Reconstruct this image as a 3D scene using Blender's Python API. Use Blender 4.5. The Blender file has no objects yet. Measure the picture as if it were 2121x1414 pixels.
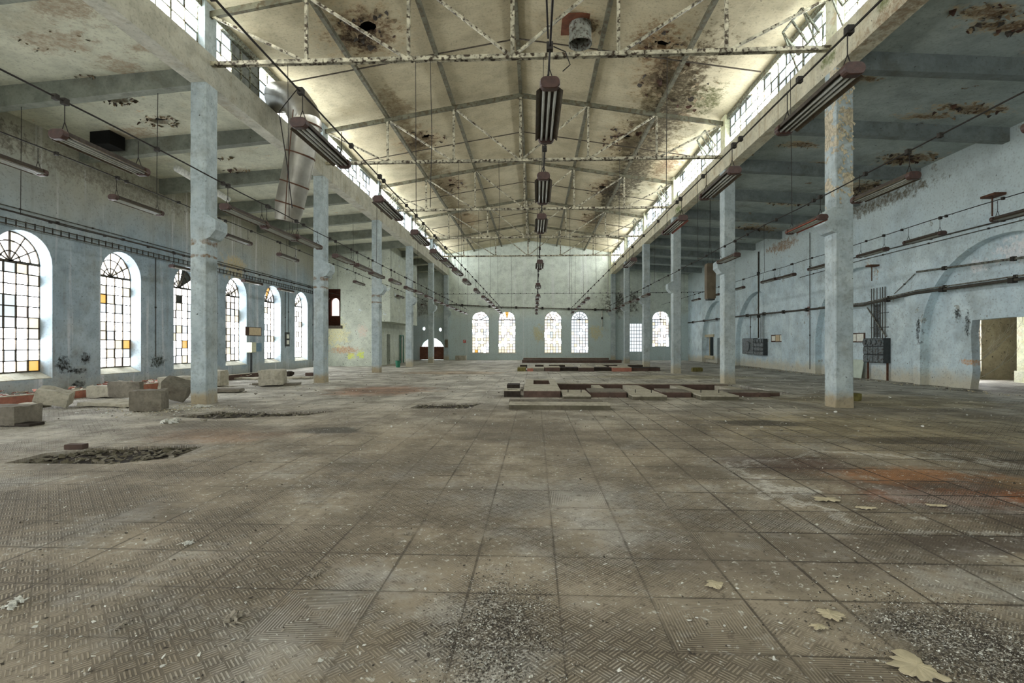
import bpy, bmesh, math, random
from math import sin, cos, pi, radians
from mathutils import Vector, Matrix, noise
from mathutils.geometry import tessellate_polygon
random.seed(7)
SC = bpy.context.scene
COL = SC.collection

# ------------------------------------------------------------------ camera, world, exposure
YAW = 0.0452
cd = bpy.data.cameras.new('camera'); cam = bpy.data.objects.new('camera', cd); COL.objects.link(cam)
cd.sensor_width = 36.0; cd.lens = 1050 / 2121 * 36; cd.shift_y = 5.8 / 2121
cd.clip_start = .05; cd.clip_end = 300
cam.location = (0, 0, 1.5); cam.rotation_euler = (radians(90), 0, YAW)
SC.camera = cam
w = bpy.data.worlds.new('overcast_sky'); SC.world = w; w.use_nodes = True
bg = w.node_tree.nodes['Background']; bg.inputs[0].default_value = (.86, .93, 1, 1); bg.inputs[1].default_value = 1.2
SC.view_settings.view_transform = 'Standard'; SC.view_settings.look = 'None'
SC.view_settings.gamma = 1; SC.view_settings.use_curve_mapping = False
SC.view_settings.exposure = 2.18
try:
    SC.cycles.max_bounces = 6; SC.cycles.diffuse_bounces = 4; SC.cycles.glossy_bounces = 3; SC.cycles.use_adaptive_sampling = True; SC.cycles.adaptive_threshold = .07; SC.cycles.use_denoising = True
except Exception: pass
PANE = 4.2          # daylight through the dusty panes
SKYL = 4.6          # daylight through the clerestory panes

# ------------------------------------------------------------------ node helper
class G:
    def __init__(s, name, rough=.85, metal=0.0, spec=.3):
        s.m = bpy.data.materials.new(name); s.m.use_nodes = True
        s.nt = s.m.node_tree; s.N = s.nt.nodes; s.L = s.nt.links
        s.b = s.N['Principled BSDF']; s.b.inputs['Roughness'].default_value = rough
        s.b.inputs['Metallic'].default_value = metal; s.b.inputs['Specular IOR Level'].default_value = spec
        s.P = s.N.new('ShaderNodeNewGeometry').outputs['Position']
        s.h = None
    def put(s, sock, v):
        if isinstance(v, (int, float)): sock.default_value = v
        elif isinstance(v, (tuple, list)): sock.default_value = tuple(v) + ((1,) if len(v) == 3 and sock.type == 'RGBA' else ())
        else: s.L.new(v, sock)
    def ma(s, op, a, b=0, c=None, clamp=False):
        n = s.N.new('ShaderNodeMath'); n.operation = op; n.use_clamp = clamp
        s.put(n.inputs[0], a); s.put(n.inputs[1], b)
        if c is not None: s.put(n.inputs[2], c)
        return n.outputs[0]
    def vm(s, op, a, b=(0, 0, 0), c=None):
        n = s.N.new('ShaderNodeVectorMath'); n.operation = op
        s.put(n.inputs[0], a); s.put(n.inputs[1], b)
        if c is not None: s.put(n.inputs[2], c)
        return n.outputs['Value'] if op in ('LENGTH', 'DOT_PRODUCT') else n.outputs[0]
    def xyz(s, v=None):
        n = s.N.new('ShaderNodeSeparateXYZ'); s.put(n.inputs[0], v or s.P); return n.outputs
    def comb(s, x, y, z):
        n = s.N.new('ShaderNodeCombineXYZ'); s.put(n.inputs[0], x); s.put(n.inputs[1], y); s.put(n.inputs[2], z); return n.outputs[0]
    def noise(s, scale, detail=3, rough=.55, vec=None, stretch=None, off=0):
        v = vec or s.P
        if stretch or off: v = s.vm('MULTIPLY_ADD', v, stretch or (1, 1, 1), (off, off * .7, off * 1.3))
        n = s.N.new('ShaderNodeTexNoise'); s.put(n.inputs['Vector'], v)
        n.inputs['Scale'].default_value = scale; n.inputs['Detail'].default_value = detail; n.inputs['Roughness'].default_value = rough
        return n.outputs[0]
    def vor(s, scale, feat='F1', vec=None, out=0):
        n = s.N.new('ShaderNodeTexVoronoi'); n.feature = feat; s.put(n.inputs['Vector'], vec or s.P); n.inputs['Scale'].default_value = scale
        return n.outputs[out]
    def step(s, v, a, b, lo=0., hi=1.):
        n = s.N.new('ShaderNodeMapRange'); n.interpolation_type = 'SMOOTHSTEP'
        s.put(n.inputs[0], v)
        if a > b: a, b, lo, hi = b, a, hi, lo
        n.inputs[1].default_value = a; n.inputs[2].default_value = b; n.inputs[3].default_value = lo; n.inputs[4].default_value = hi
        return n.outputs[0]
    def mix(s, f, a, b, blend='MIX'):
        n = s.N.new('ShaderNodeMix'); n.data_type = 'RGBA'; n.blend_type = blend
        s.put(n.inputs[0], f); s.put(n.inputs[6], a); s.put(n.inputs[7], b)
        return n.outputs[2]
    def blob(s, c, r, nz, amp=.9, soft=.25):
        inv = tuple(1 / q for q in r)
        d = s.vm('LENGTH', s.vm('MULTIPLY_ADD', s.P, inv, tuple(-a * b for a, b in zip(c, inv))))
        d = s.ma('MULTIPLY_ADD', s.ma('SUBTRACT', nz, .5), amp * 2, d)
        return s.step(d, 1.0, 1.0 - soft)
    def bump(s, h, strength=.4, dist=.02):
        n = s.N.new('ShaderNodeBump'); n.inputs['Strength'].default_value = strength; n.inputs['Distance'].default_value = dist
        s.put(n.inputs['Height'], h); s.L.new(n.outputs[0], s.b.inputs['Normal'])
    def out(s, col): s.put(s.b.inputs['Base Color'], col); return s.m

def srgb(r, g, b):
    f = lambda c: c / 255 / 12.92 if c <= 10 else ((c / 255 + .055) / 1.055) ** 2.4
    return (f(r), f(g), f(b))

LIFT = 1.55      # colours raised to pale lime-paint values so the hall bounces more daylight
def up(c, k=None):
    k = k or LIFT; l = sum(c) / 3; return tuple(min(.86, (x + (l - x) * .12) * k) for x in c)
def plain(name, col, rough=.7, metal=0, var=.35, scale=6, dirt=None, spec=.3, lift=1.2):
    col = up(col, lift)
    g = G(name, rough, metal, spec); nz = g.noise(scale, 4)
    c = g.mix(g.step(nz, .3, .7), tuple(x * (1 - var) for x in col), tuple(min(1, x * (1 + var * .4)) for x in col))
    if dirt: c = g.mix(g.step(g.noise(scale * 2.3, 4, off=5), .48, .62), c, dirt)
    g.bump(g.noise(scale * 6, 3), .25, .01)
    return g.out(c)

def aged(name, c1, c2, dirt, specks=(.04, .038, .03), big=.35, streak=None, streakamt=.5, peel=None, peelth=.64, low=None, high=None,
         blobs=(), boards=0, peelz=None, speckth=.7, fine=(.06, .05, .035), rough=.9, dirtth=(.5, .75), dirtamt=.75):
    c1, c2, dirt, fine = up(c1), up(c2), up(dirt), up(fine)
    streak = streak and up(streak); peel = peel and up(peel)
    low = low and (up(low[0]),) + tuple(low[1:]); high = high and (up(high[0]),) + tuple(high[1:])
    blobs = [(a, b, up(q, 1.35)) for a, b, q in blobs]
    g = G(name, rough); X, Y, Z = g.xyz()
    n1 = g.noise(big, 5, .6); n2 = g.noise(big * 5, 5, .65, off=3); n3 = g.noise(14, 3, .6, off=9)
    c = g.mix(g.step(n1, .32, .68), c1, c2)
    c = g.mix(g.ma('MULTIPLY', g.step(n2, .38, .72), .7), c, tuple(x * .7 for x in c1))
    if high:  # discoloured paint towards the roof
        hz = g.ma('MULTIPLY_ADD', g.ma('SUBTRACT', n1, .5), 3.0, Z)
        c = g.mix(g.step(hz, high[1], high[2]), c, high[0])
    if low:
        hz = g.ma('MULTIPLY_ADD', g.ma('SUBTRACT', n2, .5), low[3] if len(low) > 3 else 1.2, Z)
        c = g.mix(g.step(hz, low[2], low[1]), c, low[0])
    c = g.mix(g.ma('MULTIPLY', g.step(g.noise(big * 2, 6, .7, off=17), *dirtth), dirtamt), c, dirt)
    if streak:
        sx = g.noise(1.0, 3, .6, stretch=(2.6, 2.6, .12), off=2)
        c = g.mix(g.ma('MULTIPLY', g.step(sx, .56, .7), streakamt), c, streak)
        sx2 = g.noise(1.0, 3, .6, stretch=(3.3, 3.3, .2), off=31)
        c = g.mix(g.ma('MULTIPLY', g.step(sx2, .57, .74), streakamt * .8), c, dirt)
    pm = None
    if peel:
        pm = g.step(g.noise(1.7, 6, .62, off=23), peelth, peelth + .025)
        if peelz:
            pm = g.ma('MULTIPLY', pm, g.step(g.ma('MULTIPLY_ADD', g.ma('SUBTRACT', n2, .5), 2.0, Z), peelz, peelz + .1))
            c = g.mix(g.step(g.noise(5, 5, .7, off=77), .5, .56), c, c) 
        c = g.mix(pm, c, g.mix(g.step(n3, .4, .6), peel, tuple(x * .72 for x in peel)))
    nb = g.noise(1.5, 6, .7, off=41)
    nbs = g.noise(5.5, 6, .75, off=47)
    nbm = g.noise(3.0, 7, .75, off=53); mot = g.step(g.noise(9, 5, .7, off=61), .38, .6, .45, 1)
    for (cc, rr, col) in blobs:
        small = sorted(rr)[1] < .6; k = g.blob(cc, rr, nbs if small else nbm, 1.5 if small else 1.7, .55)
        c = g.mix(g.ma('MULTIPLY', k, mot), c, col)
    sp = g.step(g.noise(11, 4, .6, off=13), speckth - .01, speckth + .02)
    c = g.mix(sp, c, specks)
    c = g.mix(g.ma('MULTIPLY', g.step(n3, .5, .75), .34), c, fine)
    h = g.ma('ADD', g.ma('MULTIPLY', n2, .6), g.ma('MULTIPLY', n3, .25))
    if pm is not None: h = g.ma('SUBTRACT', h, g.ma('MULTIPLY', pm, .5))
    if boards:
        f = g.ma('FRACT', g.ma('MULTIPLY', Y, boards)); gap = g.step(g.ma('ABSOLUTE', g.ma('SUBTRACT', f, .5)), .46, .5)
        c = g.mix(g.ma('MULTIPLY', gap, .22), c, tuple(x * .4 for x in c1)); h = g.ma('SUBTRACT', h, g.ma('MULTIPLY', gap, .3))
    g.bump(h, .5, .03)
    return g.out(c)

# ------------------------------------------------------------------ colours and materials
BEI = srgb(200, 182, 145); ROT = srgb(90, 68, 46); DRK = (.012, .01, .008)
def stainblobs(lst): return [((x, y, z), (rx, ry, 1.2), srgb(146, 132, 108)) for (x, y, z, rx, ry, k) in lst]
def rotblobs(lst):
    o = []
    for (x, y, z, rx, ry, k) in lst:
        o.append(((x, y, z), (rx, ry, 1.2), srgb(172, 154, 118)))
        o.append(((x + .1, y, z), (rx * .72, ry * .66, 1.2), srgb(104, 82, 56)))
        if k > 1: o.append(((x, y + .1, z), (rx * .36, ry * .34, 1.2), srgb(52, 38, 28)))
    return o
NB = rotblobs([(-5.1, 14.6, 10.6, 1.5, 1.9, 2), (-5.3, 22.6, 10.5, 1.3, 1.8, 2), (4.4, 17.3, 10.5, 1.4, 3.0, 2), (4.3, 22.9, 10.5, 1.5, 3.2, 2),
               (1.3, 15.2, 11, .8, .9, 2), (-5, 28.6, 10.6, 1.3, 2.4, 1), (4.2, 29.7, 10.6, 1.3, 3.0, 2), (6.3, 25, 10.2, .9, 3.2, 1), (4.2, 37, 10.6, 1.5, 3.6, 1), (5.5, 19.9, 10.3, .8, 1.2, 2)])
for (bx, by, rx, ry, cl) in [(5.0, 23, 1.5, 8, (116, 106, 76)), (5.2, 36, 1.4, 10, (112, 104, 74)), (5.1, 19, .8, 5, (76, 66, 44)), (5.2, 27, .8, 6, (74, 66, 46)), (4.6, 31, .5, 7, (64, 58, 40)), (-5.2, 31, .8, 12, (126, 112, 82)), (-5.3, 19.5, .7, 2.2, (128, 112, 82)), (3.6, 15.5, .9, 1.2, (120, 94, 60))]:
    NB.append(((bx, by, 10.5), (rx, ry, 1.5), srgb(*cl)))
NB += [((6.2, 18.5, 10.3), (.6, 1.2, 1), srgb(84, 84, 48)), ((-4.9, 37, 10.6), (1.2, 2.4, 1), srgb(150, 128, 92))]
M = {}
M['nave_ceiling'] = aged('nave_ceiling_paint', srgb(158, 148, 118), srgb(172, 162, 132), srgb(138, 122, 88), big=.22, boards=5.5, blobs=NB, speckth=.73, dirtamt=.45)
RB = rotblobs([(12.3, 14.9, 8.1, 1.3, .4, 1), (11.4, 15.5, 8.1, .9, .3, 1), (9.3, 10.9, 8.3, .8, .35, 1), (10, 11.3, 8.3, .9, .3, 1), (9.1, 17.9, 8.3, .8, .35, 1), (13.2, 18.6, 8.1, 1.1, .8, 2),
               (11.9, 24.3, 8.1, 1.3, .9, 2), (8.5, 24.5, 8.3, .5, .4, 1), (13.7, 22, 8, .8, 1.4, 2), (12.6, 30, 8, 1.6, 1.6, 2), (10.8, 19.5, 8.2, .7, .3, 1), (12.2, 12.0, 8.1, 1.2, .35, 1), (8.6, 13.6, 8.3, .5, .25, 1)])
M['aisle_ceiling_r'] = aged('right_aisle_ceiling_paint', srgb(136, 146, 142), srgb(150, 160, 154), srgb(108, 110, 98), big=.4, blobs=RB, speckth=.7, dirtamt=.6, peel=srgb(120, 102, 76), peelth=.66)
LB = stainblobs([(-11.5, 13.5, 8.2, .45, .3, 1), (-11.4, 14.9, 8.2, .5, .35, 1), (-11.4, 12.4, 8.2, .3, .15, 1), (-9.2, 11.5, 8.4, .6, .2, 1), (-10.8, 11.0, 8.3, 1.0, .45, 1), (-9.6, 9.6, 8.4, .9, 1.1, 1), (-10.2, 12.2, 8.4, .5, .7, 1), (-9.0, 9.5, 8.4, .3, 1.2, 1), (-12.8, 15.6, 8.2, 1.0, .8, 1), (-11.6, 19.3, 8.2, .5, .3, 1)])
M['aisle_ceiling_l'] = aged('left_aisle_ceiling_paint', srgb(160, 162, 142), srgb(176, 176, 154), srgb(134, 126, 100), big=.35, blobs=LB, speckth=.71, peel=srgb(176, 160, 128), peelth=.665, dirtamt=.6)
SOOT = (.012, .013, .012)
WLB = [((-14.9, 15.4, .85), (.5, .26, .28), SOOT), ((-14.9, 16.2, 1.05), (.5, .22, .25), SOOT), ((-14.9, 15.9, .62), (.5, .42, .12), SOOT), ((-14.9, 19.4, .8), (.5, .45, .3), (.02, .025, .016)), ((-14.9, 15.9, .2), (.5, .35, .12), SOOT),
       ((-14.9, 24.5, 5.3), (.5, 1.3, .7), srgb(178, 162, 122)), ((-14.9, 17.5, 7.2), (.5, 4.5, .5), srgb(112, 108, 94)), ((-14.9, 13, 7.4), (.5, 1.5, .5), srgb(100, 96, 84))]
M['wall_left'] = aged('left_wall_paint', srgb(130, 147, 157), srgb(148, 162, 168), srgb(112, 114, 106), streak=srgb(196, 206, 206), high=(srgb(140, 138, 122), 4.6, 7.2), low=(srgb(140, 144, 138), 0, .7),
                      blobs=WLB, dirtamt=.6)
WRB = [((14.3, 19.6, 2.0), (.8, .12, .5), SOOT), ((14.3, 18.2, 2.5), (.8, .2, .25), SOOT), ((14.6, 17.8, 2.2), (.3, .12, .5), SOOT), ((14.6, 15.7, 4.35), (.5, 1.3, .5), srgb(240, 242, 236)), ((14.6, 17.4, 4.1), (.5, .4, .25), srgb(240, 242, 236)),
       ((14.3, 22.4, 4.6), (.4, .25, .5), srgb(160, 128, 78)), ((14.3, 30, 7.2), (.6, 2.2, .4), srgb(128, 100, 68)), ((14.3, 24, 5.6), (.3, .2, .4), srgb(170, 140, 100)), ((14.6, 17.7, .9), (.5, .5, .12), srgb(190, 140, 84)),
       ((14.3, 27.2, 3.3), (.4, .18, .35), srgb(120, 74, 56)), ((14.3, 34.5, 3.2), (.4, .3, .4), srgb(90, 60, 50)), ((14.3, 22, 7.4), (.6, 4, .35), srgb(96, 92, 76))]
M['wall_right'] = aged('right_wall_paint', srgb(166, 184, 190), srgb(182, 196, 198), srgb(138, 148, 146), streak=srgb(150, 164, 166), streakamt=.3, high=(srgb(160, 172, 170), 4.4, 7.4),
                       low=(srgb(168, 164, 146), .15, .75, .9), blobs=WRB, peel=srgb(150, 156, 150), peelth=.66, dirtamt=.6, dirtth=(.48, .7))
BB = [((8.2, 47.9, 5.4), (2.2, 1, 1.3), srgb(70, 66, 56)), ((-13, 34, .8), (1.5, .4, .8), srgb(180, 170, 120)), ((-10.5, 47.9, 5), (1.5, 1, 1.0), srgb(120, 122, 112)), ((.3, 48, 2.5), (.7, .5, .9), srgb(176, 172, 132)), ((5.7, 48, 2.6), (.8, .5, .8), srgb(182, 178, 140))]
M['wall_back'] = aged('end_wall_paint', srgb(176, 184, 172), srgb(188, 195, 182), srgb(138, 144, 132), streak=srgb(206, 210, 196), streakamt=.3, low=(srgb(160, 174, 172), 3.4, 5.0), blobs=BB, speckth=.715, dirtamt=.4, peel=srgb(196, 190, 150), peelth=.7)
KB = [((-13.6, 34.2, 2.2), (1.0, .5, 1.2), srgb(196, 190, 140)), ((-12.6, 34.2, .7), (.35, .4, .3), srgb(200, 205, 70)), ((-11.9, 34.2, .8), (.3, .4, .35), srgb(196, 210, 60)), ((-11.8, 34.2, 2.4), (.45, .4, .5), srgb(190, 178, 160)), ((-13, 34.2, 1.1), (1.2, .4, .3), srgb(176, 140, 104))]
M['wall_block'] = aged('corner_room_paint', srgb(160, 166, 150), srgb(172, 177, 160), srgb(150, 154, 136), blobs=KB, speckth=.66, dirtamt=.45, peel=srgb(178, 186, 182), peelth=.62)
M['column'] = aged('column_paint', srgb(142, 154, 156), srgb(160, 170, 168), srgb(110, 110, 98), big=.8, low=(srgb(150, 142, 120), .2, .6, .5), peel=srgb(198, 184, 148), peelth=.7, speckth=.715, dirtamt=.5,
                   blobs=[], streak=srgb(140, 146, 142), streakamt=.35)
g_ = None
def column_mat(name, bands=(), peelhi=False):
    bl = [((xx, yy, z), (.22, .3, h), srgb(118, 98, 74)) for z, h in bands for xx in (-8.6, -8.2) for yy in (12.3, 12.7, 19.4, 19.8, 26.4, 26.8)]
    return aged(name, srgb(142, 155, 158), srgb(160, 171, 170), srgb(110, 110, 98), big=.8, low=(srgb(142, 130, 104), .15, .45, .5), peel=srgb(172, 162, 138), peelth=.53 if peelhi else .7, peelz=4.9 if peelhi else None,
                speckth=.71, dirtamt=.5, blobs=bl, streak=srgb(138, 144, 140), streakamt=.35)
M['column_rust'] = column_mat('rust_banded_column_paint', [(4.06, .09), (3.72, .05)])
M['column_peel'] = column_mat('flaking_column_paint', (), True)
M['beam'] = aged('beam_concrete', srgb(148, 147, 132), srgb(164, 163, 148), srgb(130, 120, 96), big=.5, streak=srgb(120, 112, 88), streakamt=.4, speckth=.71)
M['beam_moss'] = aged('mossy_beam_concrete', srgb(170, 166, 144), srgb(184, 178, 154), srgb(136, 116, 80), big=.6, streak=srgb(124, 108, 74), streakamt=.6,
                      blobs=[((7.1, 12.6, 8.4), (.4, .35, .22), srgb(104, 112, 70)), ((7.1, 10.6, 8.5), (.4, .35, .22), srgb(108, 114, 74)), ((7.1, 25.5, 8.2), (.4, .6, .25), srgb(88, 104, 44)), ((7.2, 9.5, 8.1), (.5, 2.5, .3), srgb(136, 118, 92))])
M['cross_l'] = aged('left_crossbeam_shade_tone', srgb(96, 100, 90), srgb(116, 120, 108), srgb(84, 82, 68), big=.6, speckth=.715)  # beams darkened in colour for the shade on their camera-facing sides
M['cross_r'] = aged('right_crossbeam_paint', srgb(100, 108, 106), srgb(116, 124, 120), srgb(80, 80, 70), big=.6, speckth=.7, peel=srgb(130, 110, 84), peelth=.68)
M['truss'] = plain('flaking_steel_paint', srgb(168, 162, 136), .7, 0, .55, 4, srgb(58, 48, 34))
M['chord'] = plain('grey_green_steel_paint', srgb(100, 98, 78), .7, 0, .35, 3, srgb(84, 76, 56))
M['iron'] = plain('rusty_window_iron', srgb(74, 66, 54), .8, 0, .4, 9)
M['iron_d'] = plain('dark_iron', srgb(48, 44, 38), .7, 0, .3, 9)
M['sash'] = plain('painted_sash', srgb(130, 134, 116), .7, 0, .4, 8, srgb(86, 74, 54))
M['cap'] = plain('brown_enamel', srgb(68, 44, 36), .45, 0, .3, 20, spec=.5)
M['red'] = plain('red_brown_enamel', srgb(140, 58, 34), .5, 0, .3, 20)
M['housing'] = plain('aged_lamp_steel', srgb(66, 58, 48), .55, .2, .4, 12, srgb(60, 48, 40))
M['reflector'] = plain('dull_reflector', srgb(88, 80, 64), .45, .3, .3, 8, srgb(84, 70, 54))
M['tube'] = plain('fluorescent_tube_glass', srgb(170, 174, 164), .25, 0, .1, 10, spec=.6)
M['wire'] = plain('dark_cable', srgb(40, 36, 32), .7, 0, .2, 10)
M['pipe'] = plain('wall_pipe_paint', srgb(126, 128, 116), .6, 0, .4, 5, srgb(70, 60, 48))
M['pipe_d'] = plain('dark_wall_pipe', srgb(72, 68, 58), .7, 0, .4, 5)
M['zinc'] = plain('galvanised_sheet', srgb(150, 146, 134), .38, .7, .22, 3, spec=.5)
M['band'] = plain('rusty_band', srgb(92, 62, 44), .8, .2, .3, 10)
M['concrete'] = aged('block_concrete', srgb(148, 142, 124), srgb(164, 158, 140), srgb(104, 96, 80), big=1.4, speckth=.77)
M['concrete_d'] = aged('dark_block_concrete', srgb(100, 94, 82), srgb(116, 110, 96), srgb(70, 62, 52), big=2, speckth=.74)
M['shade_concrete'] = aged('shade_toned_concrete', srgb(80, 76, 60), srgb(96, 90, 74), srgb(60, 54, 44), big=1.2, speckth=.75)  # darker concrete: shade of the slab sides put into the colour
M['redpaint'] = aged('red_painted_concrete', srgb(74, 58, 50), srgb(90, 70, 60), srgb(56, 46, 40), big=1.2, speckth=.7)
M['terra'] = aged('terracotta_paint', srgb(140, 86, 68), srgb(156, 100, 80), srgb(130, 96, 84), big=1.0, speckth=.72)
M['dark'] = plain('dark_timber', srgb(54, 46, 38), .9, 0, .4, 7)
M['yellow'] = plain('mossy_yellow_timber', srgb(112, 104, 52), .9, 0, .4, 7)
M['gate'] = plain('brown_boards', srgb(112, 66, 42), .8, 0, .3, 5)
M['green'] = plain('green_plastic', srgb(40, 112, 84), .5, 0, .2, 6)
M['grey_box'] = plain('grey_enamel', srgb(104, 114, 116), .5, 0, .3, 6, srgb(70, 66, 58))
M['grey_dark'] = plain('dark_grey_enamel', srgb(58, 62, 62), .6, 0, .3, 6)
M['paper'] = plain('aged_paper', srgb(226, 222, 206), .9, 0, .1, 10)
M['paper_t'] = plain('tan_paper', srgb(196, 176, 140), .9, 0, .12, 10)
M['wood'] = plain('brown_frame_wood', srgb(74, 50, 36), .7, 0, .3, 10)
M['leanboard'] = plain('pale_green_board', srgb(186, 198, 180), .7, 0, .1, 4)
M['brown_heater'] = plain('tan_heater_paint', srgb(104, 92, 72), .6, 0, .25, 4)
M['bluebox'] = plain('blue_grey_box', srgb(96, 128, 146), .5, 0, .2, 8)
M['cream'] = plain('cream_box', srgb(206, 206, 170), .5, 0, .2, 8)
M['twig'] = plain('pale_twig', srgb(190, 182, 168), .8, 0, .2, 10)
M['shred'] = plain('brownish_paint_shred', srgb(128, 112, 84), .9, 0, .4, 12)
M['flake'] = plain('beige_paint_flake', srgb(186, 174, 142), .8, 0, .2, 12)
M['flake_w'] = plain('white_paint_flake', srgb(206, 206, 196), .8, 0, .3, 12)
M['flake_d'] = plain('dark_crumbs', srgb(74, 68, 60), .9, 0, .4, 12)
M['wool'] = plain('dirty_wool', srgb(150, 142, 126), 1, 0, .4, 25)
M['signred'] = plain('red_sign', srgb(196, 50, 44), .6, 0, .1, 8)
M['redtile'] = plain('broken_red_tile', srgb(150, 92, 74), .8, 0, .4, 4, srgb(190, 186, 176))
M['black'] = plain('black_void_board', (.006, .006, .005), 1, 0, .2, 3)
M['deck'] = plain('dark_attic_deck', srgb(40, 32, 26), 1, 0, .3, 3)  # dark colour stands in for the unlit attic above the ceiling holes

g = G('brick_wall', .9); n = g.N.new('ShaderNodeTexBrick'); X, Y, Z = g.xyz(); g.put(n.inputs['Vector'], g.comb(g.ma('ADD', X, Y), Z, 0))
n.inputs['Color1'].default_value = (*srgb(132, 70, 52), 1); n.inputs['Color2'].default_value = (*srgb(108, 56, 42), 1); n.inputs['Mortar'].default_value = (*srgb(120, 104, 88), 1)
n.inputs['Scale'].default_value = 4; n.inputs['Mortar Size'].default_value = .02
M['brick'] = g.out(n.outputs[0])
M['room'] = aged('far_room_plaster', srgb(120, 112, 96), srgb(136, 128, 108), srgb(84, 74, 60), big=.7, speckth=.66)
M['room_y'] = aged('yellowed_plaster', srgb(206, 198, 160), srgb(214, 208, 176), srgb(170, 140, 90), big=1.2, speckth=.71)

def pane(name, col, s):
    g = G(name, .35); n = g.noise(2.2, 3)
    c = g.mix(g.step(n, .3, .75), col, tuple(x * .8 for x in col))
    g.put(g.b.inputs['Emission Color'], c); g.b.inputs['Emission Strength'].default_value = s
    return g.out((.5, .5, .5))
M['p0'] = pane('dusty_white_pane', (.95, .97, 1), PANE); M['p1'] = pane('bluish_pane', (.84, .93, 1), .27)
M['p2'] = pane('cream_pane', (1, .93, .74), .28); M['p3'] = pane('amber_pane', (1, .46, .01), .25)
M['p4'] = pane('pinkish_pane', (1, .9, .87), .28); M['p5'] = pane('pale_sky_pane', (.74, .85, .9), .25)
M['p6'] = plain('boarded_pane', srgb(70, 70, 62), .8)
M['p7'] = pane('yellow_tinted_pane', (1, .87, .62), .27)
M['c0'] = pane('clerestory_pane', (.86, .94, 1), SKYL); M['c1'] = pane('clerestory_blue_pane', (.72, .86, 1), .27)
M['c2'] = pane('clerestory_white_pane', (1, 1, 1), SKYL * 1.2); M['c3'] = plain('boarded_clerestory_pane', srgb(120, 124, 116), .8)

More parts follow.
